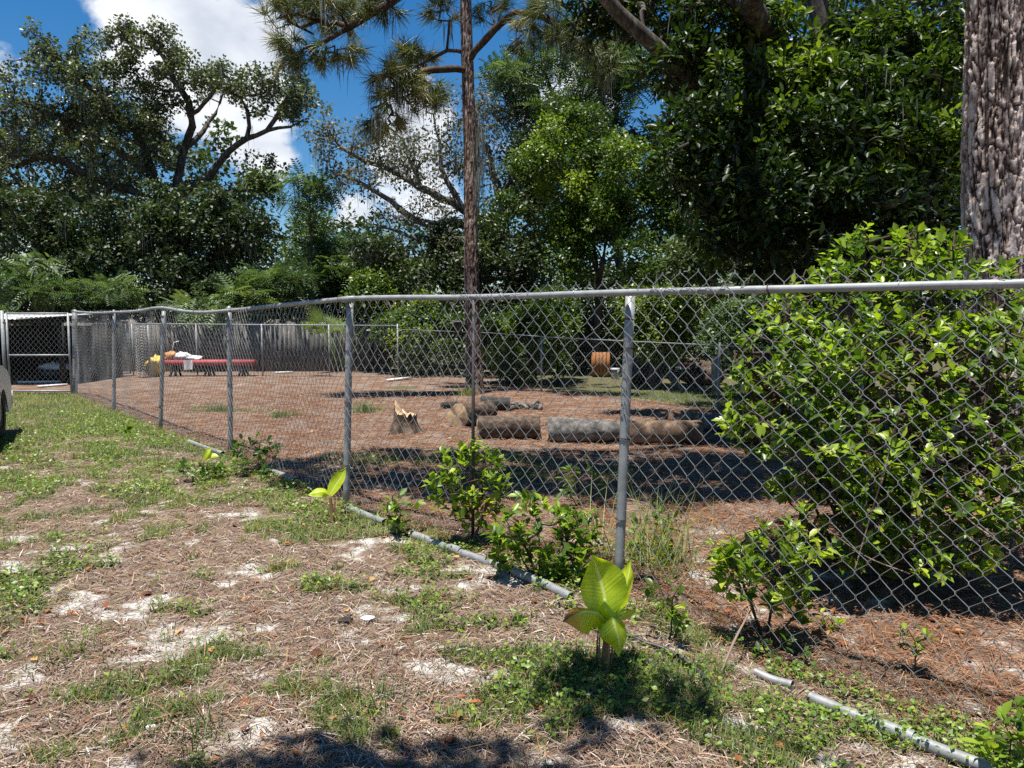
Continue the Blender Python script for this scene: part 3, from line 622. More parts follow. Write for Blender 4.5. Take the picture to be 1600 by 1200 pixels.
# ---- black garden edging round the banana plants
for (c0, R, lab, a0, a1) in ((BAN + (.06, .03, 0), .36, 'curved black plastic edging around the large banana plant', -1.0, 1.5), (BAN2 + (.05, .02, 0), .27, 'curved black plastic edging around the small banana plant', -.9, 2.0)):
    a = np.linspace(a0, a1, 50); V = []
    for (dr, z) in ((-.007, -.03), (-.007, .05), (-.012, .058), (0, .068), (.012, .058), (.007, .05), (.007, -.03)):
        V.append(np.stack([c0[0] + (R + dr) * np.cos(a) * 1.15, c0[1] + (R + dr) * np.sin(a), ground_z(c0[0] + R * np.cos(a) * 1.15, c0[1] + R * np.sin(a)) + z - .03 + .012 * np.sin(a * 3)], -1))
    o = MB().grid(np.array(V)).build('garden_edging', M['black'], None, True); o['label'] = lab; o['category'] = 'edging'

# ---- white car at the left edge
wr = at_ground(6, 684); hd = unit(np.array([-.44, .9, 0])); rt = np.array([hd[1], -hd[0], 0])
def car_pt(x, y, z): return np.array([wr[0], wr[1], 0]) + hd * x + rt * y + np.array([0, 0, z])      # x forward from front axle, y right of the wheel face
car = thing('parked_car', car_pt(-1.35, -.8, 0), 'white car cut off by the left edge, front wheel and fender showing', 'car')
M['carpaint'] = plain('white_car_paint', (.8,.8,.77), (.84,.84,.81), 2, .3, bumps=0); M['tyre'] = plain('tyre_rubber', (.015,.015,.015), (.03,.03,.03), 20, .8); M['glass'] = plain('dark_glass', (.015,.018,.02), (.02,.024,.027), 2, .08, bumps=0); M['rim'] = plain('steel_rim', (.35,.35,.36), (.5,.5,.51), 8, .35, .7, bumps=0); M['lamp'] = plain('lamp_lens', (.6,.6,.58), (.75,.75,.73), 4, .12, bumps=0)
def arch(xc, r, n=14): return [(xc + r * math.cos(t), .33 + r * math.sin(t)) for t in np.linspace(0, math.pi, n)]
sil = [(.80, .34)] + [(.83, .45), (.82, .62), (.76, .80), (.55, .90), (.1, .965), (-.55, 1.01)] + [(-2.9, 1.03), (-3.6, 1.02), (-3.72, .9), (-3.74, .5), (-3.68, .36)] + arch(-2.7, .40)[::-1] + [(-2.28, .28), (-.42, .28)] + arch(0, .40)[::-1] + [(.45, .30)]
sil = np.array(sil); import bmesh
bm = bmesh.new(); loop = [bm.verts.new(tuple(car_pt(x, 0.02, z) - np.array(car.location))) for x, z in sil]; loop2 = [bm.verts.new(tuple(car_pt(x, -1.74, z) - np.array(car.location))) for x, z in sil]
f1 = bm.faces.new(loop); f2 = bm.faces.new(loop2[::-1])
for i in range(len(loop)): bm.faces.new((loop[i], loop2[i], loop2[(i + 1) % len(loop)], loop[(i + 1) % len(loop)]))
eds = [e for e in bm.edges if (e.verts[0] in loop) == (e.verts[1] in loop) and max(e.verts[0].co.z, e.verts[1].co.z) > .5]
bmesh.ops.bevel(bm, geom=eds, offset=.075, segments=4, profile=.6, affect='EDGES')
bmesh.ops.recalc_face_normals(bm, faces=bm.faces)
me = bpy.data.meshes.new('car_body'); bm.to_mesh(me); bm.free(); me.materials.append(M['carpaint'])
for p_ in me.polygons: p_.use_smooth = False
o = bpy.data.objects.new('car_body', me); COL.objects.link(o); o.parent = car
def quadstrip(name, lower, upper, mat, par=car):
    mb = MB(); lo = [car_pt(*p) for p in lower]; hi = [car_pt(*p) for p in upper]; n = len(lo)
    mb.add(np.array(lo + hi), [[i, (i + 1) % n, n + (i + 1) % n, n + i] for i in range(n)]); mb.f.append(np.array([[n, n + 1, n + 2, n + 3]])); return mb.build(name, M[mat], par)
quadstrip('cabin', [(-.6, -.04, 1.0), (-.6, -1.68, 1.0), (-3.4, -1.68, 1.0), (-3.4, -.04, 1.0)], [(-1.35, -.2, 1.55), (-1.35, -1.52, 1.55), (-3.0, -1.52, 1.55), (-3.0, -.2, 1.55)], 'carpaint')
mb = MB(); mb.add([car_pt(-1.0, -.07, 1.08), car_pt(-3.25, -.07, 1.08), car_pt(-2.95, -.17, 1.5), car_pt(-1.42, -.17, 1.5)], [[0, 1, 2, 3]]); mb.build('side_window', M['glass'], car)
mb = MB(); mb.add([car_pt(-.64, -.15, 1.05), car_pt(-.64, -1.57, 1.05), car_pt(-1.31, -1.44, 1.51), car_pt(-1.31, -.28, 1.51)], [[0, 1, 2, 3]]); mb.build('windscreen', M['glass'], car)
for xw in (0, -2.7):
    for yw in (-.10, -1.62):
        wh = MB(); A = np.linspace(0, 2 * math.pi, 29)[:-1]
        prof = [(.20, -.09), (.30, -.10), (.335, -.07), (.335, .07), (.30, .10), (.20, .09)]
        V = np.array([[car_pt(xw + r * math.cos(t), yw + y, .335 + r * math.sin(t)) for t in A] for r, y in prof]); root = MB().grid(V, wrap=True).build('wheel', M['tyre'], car, True)
        pr = [(.20, -.07), (.20, .08), (.17, .05), (.10, .07), (.02, .075)]; V = np.array([[car_pt(xw + r * math.cos(t), yw + y, .335 + r * math.sin(t)) for t in A] for r, y in pr])
        MB().grid(V, wrap=True).build('rim', M['rim'], root, True)
MB().box(car_pt(.8, -.86, .47), (1.76, .16, .2), np.stack([rt, hd, [0, 0, 1]], 1)).build('bumper', M['carpaint'], car)
for yy in (-.2, -1.52): MB().box(car_pt(.76, yy, .70), (.3, .1, .13), np.stack([rt, hd, [0, 0, 1]], 1)).build('headlight', M['lamp'], car)
MB().box(car_pt(-1.25, .08, 1.1), (.18, .08, .13), np.stack([rt, hd, [0, 0, 1]], 1)).build('mirror', M['black'], car)
MB().beam(car_pt(-.45, .026, .62), car_pt(-.30, .026, .62), .012, .05).build('side_marker', M['black'], car)
MB().box(car_pt(-1.35, -.86, .45), (1.5, 2.3, .3), np.stack([rt, hd, [0, 0, 1]], 1)).build('underbody', M['black'], car)
# ------------------------------------------------------------------ trees
LEAF4 = (np.array([[0,0,0],[-.32,.45,.10],[0,1,0],[.32,.45,.10]]), np.array([[0,2,1],[0,3,2]]))
LEAF6 = (np.array([[0,0,0],[-.22,.28,.06],[-.25,.62,.05],[0,1,-.10],[.25,.62,.05],[.22,.28,.06],[0,.45,-.03]]), np.array([[0,6,1],[1,6,2],[2,6,3],[0,5,6],[5,4,6],[4,3,6]]))
def _frond(npair=7):
    v, f = [], []
    for i in range(npair):
        y = .12 + .88 * i / npair; z = -.28 * y * y; L = .30 * (1 - .55 * abs(y - .45)); 
        for sgn in (-1, 1):
            b = len(v); v += [[0, y, z], [sgn * L * .5, y + .01, z - .02], [sgn * L, y + .10, z - .06], [sgn * L * .5, y + .10, z - .01]]; f += [[b, b + 1, b + 2], [b, b + 2, b + 3]]
    return np.array(v), np.array(f)
FROND = _frond()
NEEDLE = (np.array([[-.5,0,0],[.5,0,0],[0,1,0]]), np.array([[0,1,2]]))
BLADE = (np.array([[-.5,0,0],[.5,0,0],[.32,.55,.05],[-.32,.55,.05],[0,1,-.06]]), None)
def rand_dirs(rng, n):
    return unit(rng.normal(size=(n, 3)))
def leaf_cloud(mb, centers, rad, per, size, rng, tmpl=LEAF4, flat=1.0, droop=.1, upb=.7, wid=1.0, tint0=.45, tvar=.28, shell=False, outw=.8, tints=None):
    """per leaves round each centre, lying mostly face-up, tip outward"""
    centers = np.asarray(centers, float); n = len(centers) * per
    c = np.repeat(centers, per, 0); d = rand_dirs(rng, n); r = rng.random(n) ** (.25 if shell else .45)
    rr = np.repeat(np.broadcast_to(np.asarray(rad, float), (len(centers),)), per)
    p = c + d * (r * rr)[:, None] * [1, 1, flat]
    Y = unit(d * [outw, outw, outw * .6] + rng.normal(size=(n, 3)) * .45 + [0, 0, -droop])
    Z = unit(np.array([0, 0, upb]) + d * .35 + rng.normal(size=(n, 3)) * .45)
    X = unit(np.cross(Y, Z)); Z = np.cross(X, Y)
    s = size * rng.uniform(.65, 1.3, n)
    tt = np.repeat((tint0 if tints is None else tints) + rng.normal(0, tvar * .55, len(centers)), per) + rng.normal(0, tvar * .5, n)
    mb.inst(*tmpl, p, X, Y, Z, np.stack([s * wid, s, s], 1), np.clip(tt, 0, 1))
    return mb

def skeleton(limbs, tips, rng, step=.5, jit=.12, rtip=.012, expo=.46, sag=.0, upcost=.25):
    pos, par, rmin = [], [], []
    for (pts, r0, r1) in limbs:
        pts = np.asarray(pts, float); L = np.linalg.norm(np.diff(pts, axis=0), axis=1).sum(); n = max(4, int(L / step) + 1)
        q = smooth_path(pts, n); q[1:-1] += rng.normal(size=(n - 2, 3)) * jit * .35 * min(1, step)
        if pos:
            pa = np.array(pos); k = int(np.argmin(np.linalg.norm(pa - q[0], axis=1))); prev = k; st = 1
        else: prev = -1; st = 0
        for i in range(st, n):
            pos.append(q[i]); par.append(prev); prev = len(pos) - 1; rmin.append(r0 + (r1 - r0) * i / (n - 1))
    nl = len(pos)
    tips = np.asarray(tips, float); arr = np.array(pos)
    dmin = np.array([np.linalg.norm(arr - t, axis=1).min() for t in tips]); tipn = []
    buf = np.empty((nl + len(tips) * 14, 3)); buf[:nl] = arr; cnt = nl
    for ti in np.argsort(dmin):
        t = tips[ti]; dv = t - buf[:cnt]; dist = np.linalg.norm(dv, axis=1)
        k = int(np.argmin(dist + upcost * np.maximum(0, -dv[:, 2]))); d = dist[k]; m_ = min(12, max(1, int(round(d / step)))); a = buf[k].copy()
        prev = k; bow = rng.normal(size=3) * jit * d * .5
        for i in range(1, m_ + 1):
            u = i / m_; q = a + (t - a) * u + bow * math.sin(math.pi * u) + np.array([0, 0, sag * d * math.sin(math.pi * u)])
            if i < m_: q = q + rng.normal(size=3) * jit * step * .5
            if cnt >= len(buf): buf = np.concatenate([buf, np.empty((2000, 3))])
            buf[cnt] = q; par.append(prev); rmin.append(rtip * .7); prev = cnt; cnt += 1
        tipn.append(prev)
    pos = buf[:cnt].copy(); par = np.array(par); rmin = np.array(rmin)
    num = np.zeros(cnt); num[tipn] = 1
    for i in range(cnt - 1, 0, -1):
        if par[i] >= 0: num[par[i]] += num[i]
    rad = np.maximum(rmin, rtip * np.maximum(num, .6) ** expo)
    return pos, par, rad, nl
def skel_mesh(mb, pos, par, rad, kthick=9, kthin=4, thr=.035):
    n = len(pos); ch = np.where(par >= 0)[0]; pa = par[ch]; e = unit(pos[ch] - pos[pa]); inc = np.zeros((n, 3)); inc[ch] = e
    main = np.full(n, -1); 
    for c in ch:
        p = par[c]
        if main[p] < 0 or rad[c] > rad[main[p]]: main[p] = c
    tan = inc.copy(); has = main >= 0; tan[has] += inc[main[has]]; tan = unit(tan)
    def ring(c, t, r, k):
        ref = np.where(np.abs(t[:, 2:3]) > .9, [[.92, .39, 0]], [[.05, .1, .99]]); u = unit(np.cross(t, ref)); w = np.cross(t, u); a = np.arange(k) * 2 * math.pi / k
        return c[:, None] + r[:, None, None] * (np.cos(a)[None, :, None] * u[:, None] + np.sin(a)[None, :, None] * w[:, None])
    ismain = main[pa] == ch
    for sel, k in ((rad[ch] >= thr, kthick), (rad[ch] < thr, kthin)):
        c, p, ee, im = ch[sel], pa[sel], e[sel], ismain[sel]
        if not len(c): continue
        tp = np.where(im[:, None], tan[p], ee); rp = np.where(im, rad[p], np.minimum(rad[p] * .9, rad[c] * 1.25))
        tc_ = tan[c]; R = np.concatenate([ring(pos[p], tp, rp, k), ring(pos[c], tc_, rad[c], k)], 1)
        j = np.arange(k); f = np.stack([j, (j + 1) % k, k + (j + 1) % k, k + j], 1)
        F_ = (f[None] + (np.arange(len(c)) * 2 * k)[:, None, None]).reshape(-1, 4); mb.add(R.reshape(-1, 3), F_)
    return mb
def blob_tips(rng, blobs, n, shellp=.5):
    """points in a union of ellipsoids; blobs = (centre, radii, weight)"""
    w = np.array([b[2] for b in blobs], float); w /= w.sum(); out = []
    for (c, r), k in zip([b[:2] for b in blobs], (w * n).astype(int) + 1):
        d = rand_dirs(rng, k); rr = rng.random(k) ** (1 / 3 if shellp == 0 else .33 * (1 - shellp) + .08)
        out.append(np.asarray(c) + d * rr[:, None] * np.asarray(r))
    return np.concatenate(out)
def moss_mesh(mb, pts, rng, lmin=.3, lmax=1.1, per=10, w=.012, spread=.12):
    n = len(pts) * per; p = np.repeat(pts, per, 0) + rng.normal(size=(n, 3)) * spread * [1, 1, .3]
    L = rng.uniform(lmin, lmax, n); a = rng.uniform(0, 2 * math.pi, n)
    X = np.stack([np.cos(a), np.sin(a), 0 * a], 1); Y = unit(np.stack([rng.normal(0, .06, n), rng.normal(0, .06, n), -np.ones(n)], 1)); Z = np.cross(X, Y)
    tv = np.array([[-.5,0,0],[.5,0,0],[.7,.5,.0],[-.5,.5,.3],[0,1,.1]]); 
    mb.inst(tv, np.array([[0,1,2],[0,2,3],[3,2,4]]), p, X, Y, Z, np.stack([np.full(n, w), L, np.full(n, w)], 1), rng.random(n)); return mb
def tree(name, label, base, limbs, blobs, ntips, leaf, seed, group=None, bark='oakbark', step=.5, jit=.14, rtip=.012, expo=.46, moss=0, mosslen=(.3, 1.1), shellp=.5, clip=None, sag=0., crown='crown', extra=None, **lk):
    rng = np.random.default_rng(seed); base = np.asarray(base, float)
    root = thing(name, (base[0], base[1], 0), label, 'tree', group)
    tips = blob_tips(rng, blobs, ntips, shellp)
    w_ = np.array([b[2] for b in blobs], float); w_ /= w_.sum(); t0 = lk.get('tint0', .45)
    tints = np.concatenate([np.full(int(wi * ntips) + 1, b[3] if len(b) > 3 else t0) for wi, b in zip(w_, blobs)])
    if clip is not None: tips = tips[clip(tips)]
    pos, par, rad, nl = skeleton(limbs, tips, rng, step, jit, rtip, expo, sag)
    skel_mesh(MB(), pos, par, rad).build('trunk', M[bark], root, True)
    mb = MB(); leaf_cloud(mb, tips, lk.pop('rad', .45), lk.pop('per', 90), lk.pop('size', .12), rng, tints=tints, **lk)
    if extra is not None: extra(mb, pos, par, rad, rng)
    mb.build(crown, M[leaf], root)
    if moss:
        cand = np.where((rad < .12))[0]; sel = pos[rng.choice(cand, moss)]
        moss_mesh(MB(), sel, rng, *mosslen).build('moss', M['moss'], root, kind='stuff')
    return root

# --- big live oak on the left (30 m away)
def Q(px, py, Y): return P(px, py, Y)
b0 = Q(268, 560, 30); b0[2] = 0
oak_limbs = [([b0, Q(270, 420, 30), Q(268, 330, 30), Q(282, 270, 30), Q(288, 230, 30), Q(300, 190, 29.7), Q(296, 165, 29.5), Q(276, 130, 29.5), Q(262, 100, 29.3), Q(240, 70, 29.3)], 0.308, 0.036),
    ([Q(266, 320, 30), Q(235, 270, 29.5), Q(226, 220, 29), Q(222, 190, 29)], 0.179, 0.060),
    ([Q(290, 300, 30), Q(320, 285, 29.4), Q(350, 245, 29), Q(385, 220, 28.6), Q(420, 205, 28.4), Q(455, 198, 28.2)], 0.190, 0.048),
    ([Q(385, 220, 28.6), Q(390, 180, 28.3), Q(375, 150, 28)], 0.095, 0.030), ([Q(420, 205, 28.4), Q(440, 170, 28.2), Q(460, 130, 28)], 0.067, 0.024),
    ([Q(288, 235, 30), Q(262, 225, 29.3), Q(245, 205, 29)], 0.112, 0.036), ([Q(298, 180, 29.6), Q(320, 160, 29), Q(345, 120, 28.8), Q(350, 90, 28.6)], 0.090, 0.024),
    ([Q(290, 232, 30), Q(320, 200, 30.6), Q(335, 180, 31), Q(350, 140, 31)], 0.123, 0.036),
    ([Q(268, 340, 30), Q(215, 300, 29.5), Q(160, 285, 29), Q(90, 250, 28.5), Q(30, 240, 28)], 0.168, 0.042), ([Q(226, 220, 29), Q(180, 170, 28.7), Q(130, 130, 28.4), Q(85, 90, 28), Q(75, 60, 28)], 0.101, 0.024),
    ([Q(235, 270, 29.5), Q(170, 225, 29), Q(105, 190, 29), Q(40, 160, 29)], 0.101, 0.030), ([Q(330, 285, 30), Q(360, 300, 29), Q(420, 275, 28.5)], 0.078, 0.024)]
oak_blobs = [(Q(235, 75, 29.3), (1.5, 1.7, .85), 1.6), (Q(160, 85, 29), (1.1, 1.5, .7), .9), (Q(60, 60, 28.2), (.35, .5, .5), .22), (Q(85, 100, 28.2), (.8, 1, .6), .5), (Q(95, 150, 29), (2.0, 2.2, 1.3), 2.4), (Q(40, 200, 29), (2.2, 2.2, 1.4), 2.2), (Q(180, 150, 29), (1.8, 2.2, 1.2), 2.0),
    (Q(150, 240, 29), (2.6, 2.2, 1.4), 2.4), (Q(30, 300, 28.5), (2.4, 2, 1.2), 1.5), (Q(-60, 230, 29), (2.6, 2.4, 2.4), 1.6), (Q(265, 140, 29.5), (1.2, 1.6, .8), .8), (Q(310, 115, 28.8), (1.0, 1.4, .55), .6), (Q(350, 125, 28.6), (.9, 1.2, .6), .6), (Q(395, 135, 28.4), (1.0, 1.3, .6), .7), (Q(450, 135, 28.1), (.9, 1.2, .55), .7), (Q(475, 170, 28), (.9, 1.1, .5), .55),
    (Q(430, 172, 28.3), (1.1, 1.2, .35), .2), (Q(235, 190, 28.7), (.8, 1.2, .6), .55), (Q(200, 200, 28.7), (1.2, 1.5, .8), .9), (Q(110, 330, 28), (2.4, 1.6, 1.0), 1.0), (Q(410, 265, 28.5), (.9, 1, .5), .35), (Q(260, 240, 28.6), (.5, .8, .3), .15)]
tree('oak_tree', 'huge spreading oak with dark forked limbs, filling the upper left against the cloud', b0, oak_limbs, oak_blobs, 1000, 'oakleaf', 11, step=.45, jit=.2, rtip=.013, moss=120, mosslen=(.3, 1.1), rad=.25, per=42, size=.12, tint0=.55, tvar=.5, wid=1.2)

# --- sparse pale oak with bare arching limbs behind the central pine
b1 = Q(800, 560, 27); b1[2] = 0
bare_limbs = [([b1, Q(800, 450, 27), Q(785, 395, 27), Q(770, 360, 26.8), Q(715, 320, 26.5), Q(660, 295, 26), Q(620, 270, 26), Q(580, 255, 25.8), Q(540, 235, 25.6), Q(505, 200, 25.5)], .30, .03),
    ([Q(770, 362, 26.8), Q(720, 350, 26.3), Q(660, 348, 26), Q(610, 315, 25.6), Q(560, 285, 25.3), Q(520, 270, 25)], .2, .03), ([Q(785, 395, 27), Q(790, 340, 27), Q(775, 290, 27), Q(760, 230, 27), Q(735, 180, 27)], .22, .05),
    ([Q(790, 340, 27), Q(830, 300, 27.5), Q(850, 240, 28), Q(850, 180, 28)], .18, .04), ([Q(660, 295, 26), Q(640, 240, 26), Q(625, 200, 26)], .1, .025), ([Q(715, 320, 26.5), Q(690, 260, 26.5), Q(680, 200, 26.5)], .12, .03), ([Q(800, 430, 27), Q(740, 440, 26), Q(680, 420, 25.5), Q(610, 430, 25)], .14, .03),
    ([Q(760, 380, 26.6), Q(700, 385, 26), Q(650, 370, 25.5), Q(590, 350, 25.2)], .13, .03)]
bare_blobs = [(Q(660, 250, 26), (1.5, 1.4, 1.0), 1.5), (Q(720, 200, 26.5), (1.6, 1.6, 1.3), 1.6), (Q(610, 240, 25.7), (1.3, 1.2, .8), 1.0), (Q(540, 230, 25.4), (1.0, 1, .8), .8), (Q(500, 200, 25.4), (.6, .8, .5), .4), (Q(560, 280, 25.2), (1.0, 1, .5), .6), (Q(640, 330, 25.6), (1.5, 1.2, .5), .7), (Q(790, 170, 27.5), (1.6, 1.6, 1.5), 1.4), (Q(850, 210, 28), (1.2, 1.5, 1.4), 1.0), (Q(760, 290, 26.5), (1.5, 1.2, 1.2), 1.0), (Q(690, 400, 25.5), (1.8, 1.2, .8), .8), (Q(600, 400, 25), (1.2, 1.2, .7), .5)]
tree('oak_tree', 'sparse pale oak with bare arching limbs reaching left behind the pine', b1, bare_limbs, bare_blobs, 620, 'greyleaf', 21, bark='palebark', step=.4, jit=.25, rtip=.011, moss=170, mosslen=(.15, .7), rad=.34, per=17, size=.12, tint0=.45, tvar=.4)

# --- leafy trees at centre right
def simple_tree(name, label, px, Y, blobs, ntips, leaf, seed, r=.16, group=None, bark='oakbark', lean=0, fork=.45, **k):
    base = Q(px, 520, Y); base[2] = 0
    c = np.array([b[0] for b in blobs]); w = np.array([b[2] for b in blobs]); top = (c * w[:, None]).sum(0) / w.sum()
    limbs = [([base, base * (1 - fork) + top * fork + (0, 0, 0), top], r, r * .35)]
    for (cc, rr) in [b[:2] for b in blobs[:7]]:
        st = base + (top - base) * (.35 + .5 * ((seed * 7 + len(limbs) * 3) % 10) / 10); limbs.append(([st, (st + np.asarray(cc)) / 2 + (0, 0, .25), np.asarray(cc)], r * .5, r * .12))
    return tree(name, label, base, limbs, blobs, ntips, leaf, seed, group, bark, **k)
BG = 'trees behind the yard'
def clumps(poly, Y, n, r, seed, dy=1.0, flat=.7, hi=.0):
    """irregular leaf clumps inside an outline seen at distance Y"""
    rg = np.random.default_rng(seed); poly = np.array(poly, float); out = []
    while len(out) < n:
        p = poly.min(0) + rg.random(2) * np.ptp(poly, axis=0); c = False; j = len(poly) - 1
        for i in range(len(poly)):
            if (poly[i, 1] > p[1]) != (poly[j, 1] > p[1]) and p[0] < (poly[j, 0] - poly[i, 0]) * (p[1] - poly[i, 1]) / (poly[j, 1] - poly[i, 1]) + poly[i, 0]: c = not c
            j = i
        if not c: continue
        s = r * rg.uniform(.55, 1.3); up = (p[1] - poly[:, 1].min()) / np.ptp(poly[:, 1])
        out.append((Q(p[0], p[1], Y + dy * (.8 - 1.6 * up) + rg.uniform(-.6, .6)), (s, s, s * flat), s * s, rg.choice([.2, .35, .5, .7, .85], p=[.2, .25, .25, .2, .1]) + hi))
    out.sort(key=lambda b: -b[2]); return out
simple_tree('broadleaf_tree', 'rounded tree with bright yellow-green leaves right of the pine trunk', 930, 22, clumps([(770, 330), (800, 230), (850, 190), (905, 165), (960, 230), (1010, 250), (1060, 310), (1090, 400), (1060, 480), (960, 470), (860, 480), (780, 450)], 22, 34, .8, 5, hi=-.06), 680, 'limeleaf', 31, r=.06, rtip=.005, rad=.26, per=70, size=.10, tvar=.35)
simple_tree('acacia_tree', 'tall airy feathery tree with sky between its branches, left of the dark glossy tree', 985, 27, clumps([(760, 130), (800, 90), (880, 100), (950, 60), (1040, 90), (1110, 150), (1100, 330), (1020, 300), (930, 230), (860, 180), (790, 180)], 27, 22, .95, 25, 1.0, .5), 300, 'fernleaf', 41, tmpl=FROND, rad=.45, per=8, size=.62, flat=.5, tvar=.35, jit=.12, moss=30, upb=1.0)
simple_tree('acacia_tree', 'slender thin-trunked tree with one umbrella crown in the sky gap', 492, 26, [(Q(478, 285, 26), (.75, .8, .30), 1), (Q(500, 300, 26), (.65, .7, .28), .8), (Q(468, 315, 26), (.5, .6, .2), .5)], 26, 'fernleaf', 43, r=.028, tmpl=FROND, rad=.32, per=9, size=.55, flat=.35, tint0=.6, tvar=.3, fork=.6, jit=.05, rtip=.005, upb=1.4)
simple_tree('acacia_tree', 'low wide feathery tree spreading above the grey board fence', 410, 25.2, clumps([(322, 470), (345, 425), (395, 398), (450, 405), (488, 440), (480, 485), (330, 490)], 25, 13, .55, 16, .6, .45, .2), 95, 'fernleaf', 45, r=.07, tmpl=FROND, rad=.40, per=9, size=.62, flat=.3, tvar=.25, wid=1.0, upb=1.6, droop=.05)
simple_tree('acacia_tree', 'dark feathery tree at the foot of the sky gap', 545, 29, clumps([(500, 400), (530, 345), (580, 340), (620, 385), (600, 460), (500, 470)], 29, 12, .7, 18, .8, .5, -.1), 95, 'fernleaf', 47, r=.08, tmpl=FROND, rad=.45, per=9, size=.7, flat=.35, tvar=.25, upb=1.4)
simple_tree('cypress_tree', 'soft olive-green feathery tree below the umbrella crown', 488, 34, [(Q(488, 350, 34), (.8, .9, .7), 1), (Q(490, 390, 34), (1.2, 1, .9), 1.3), (Q(478, 430, 34), (1.4, 1.2, .9), 1.3)], 130, 'limeleaf', 49, r=.1, rad=.4, per=80, size=.10, tint0=.35, tvar=.25)
simple_tree('broadleaf_tree', 'light green leafy sapling in the far left corner', 40, 24.6, clumps([(-20, 400), (30, 388), (85, 410), (95, 470), (-20, 490)], 24.4, 9, .5, 21, .6, .5, .15), 60, 'fernleaf', 51, r=.05, tmpl=FROND, rad=.34, per=9, size=.5, flat=.5, tvar=.35, upb=1.2)
simple_tree('broadleaf_tree', 'young yellow-green tree behind the gate post', 155, 24.8, clumps([(108, 470), (130, 425), (165, 412), (200, 450), (190, 490), (110, 492)], 24.4, 8, .45, 23, .6, .5, .0), 46, 'fernleaf', 53, r=.04, tmpl=FROND, rad=.34, per=9, size=.48, flat=.5, tvar=.3, upb=1.2)
simple_tree('broadleaf_tree', 'deep green tree filling the dark gap under the oak', 250, 26, clumps([(150, 340), (230, 310), (330, 300), (400, 250), (430, 290), (420, 380), (400, 470), (180, 480)], 26, 26, .8, 8, hi=-.1), 330, 'wood_l', 55, r=.12, rad=.32, per=60, size=.15, tvar=.3, moss=40)
simple_tree('broadleaf_tree', 'dark tangled tree at the far left under the oak crown', 70, 26.5, clumps([(-60, 300), (40, 310), (130, 330), (190, 370), (170, 480), (-60, 480)], 26.5, 24, .85, 12, hi=-.12), 330, 'wood_l', 56, r=.12, rad=.32, per=60, size=.15, tvar=.3, moss=40)
simple_tree('broadleaf_tree', 'shadowed ragged tree between the pine and the sky gap', 640, 25.5, clumps([(560, 400), (620, 370), (700, 350), (790, 300), (830, 210), (880, 240), (880, 470), (560, 480)], 25.5, 32, .7, 14, hi=-.05), 360, 'wood_l', 58, r=.1, rad=.3, per=55, size=.13, tvar=.3, moss=30)
simple_tree('broadleaf_tree', 'low leafy tree overhanging the back fence left of the pine', 620, 23.5, clumps([(540, 470), (580, 440), (660, 430), (720, 470), (720, 560), (650, 560), (600, 510), (550, 520)], 23.2, 16, .5, 27), 190, 'limeleaf', 57, r=.08, rad=.28, per=60, size=.12, tvar=.35)
simple_tree('broadleaf_tree', 'shrubby tree overgrowing the low fence right of the pine', 830, 19.8, clumps([(750, 590), (760, 500), (820, 465), (900, 450), (930, 510), (905, 560), (860, 590)], 19.4, 18, .45, 29), 230, 'limeleaf', 59, r=.07, rad=.25, per=60, size=.105, tvar=.35)
simple_tree('broadleaf_tree', 'leafy shrub tree just right of the nearest tall post, beyond the low fence', 1020, 18, [(Q(1010, 490, 18), (.7, .7, .6), 1), (Q(1035, 530, 17.8), (.7, .6, .5), 1), (Q(1060, 480, 18.4), (.5, .6, .5), .6)], 130, 'limeleaf', 61, r=.06, rad=.28, per=80, size=.10, tint0=.52, tvar=.45)
simple_tree('acacia_tree', 'fine feathery green shrub tree behind the pale thin trunk', 1180, 15.5, [(Q(1165, 500, 15.5), (.7, .6, .35), 1), (Q(1220, 490, 15.3), (.7, .6, .35), 1), (Q(1140, 530, 15.4), (.5, .5, .3), .7), (Q(1200, 530, 15.2), (.7, .5, .3), .8)], 130, 'fernleaf', 63, r=.05, rad=.32, per=130, size=.07, flat=.5, tint0=.55, tvar=.25)
simple_tree('broadleaf_tree', 'dark vine-draped tree behind the feathery shrub tree', 1200, 16.8, clumps([(1060, 400), (1110, 330), (1200, 340), (1320, 330), (1420, 380), (1430, 480), (1080, 480)], 16.8, 26, .55, 33, hi=-.12), 300, 'wood_l', 67, r=.1, rad=.26, per=60, size=.12, tvar=.3, moss=60)
# pale thin trunk beyond the low fence
pb = at_ground(1118, 612); pt_ = thing('pale_sapling', pb, 'pale whitish slender trunk beyond the low fence near the bush', 'tree')
MB().tube(smooth_path([pb, Q(1116, 560, pb[1]), Q(1119, 500, pb[1]), Q(1114, 430, pb[1]), Q(1120, 350, pb[1]), Q(1112, 250, pb[1])], 16), np.linspace(.075, .03, 16), 9).build('trunk', M['whitebark'], pt_, True)
rng = np.random.default_rng(91)
leaf_cloud(MB(), [Q(1118, 480, pb[1] - .1), Q(1122, 470, pb[1] - .1), Q(1112, 250, pb[1]), Q(1100, 300, pb[1]), Q(1130, 330, pb[1])], .25, 60, .16, rng, tint0=.7).build('leaves', M['limeleaf'], pt_)

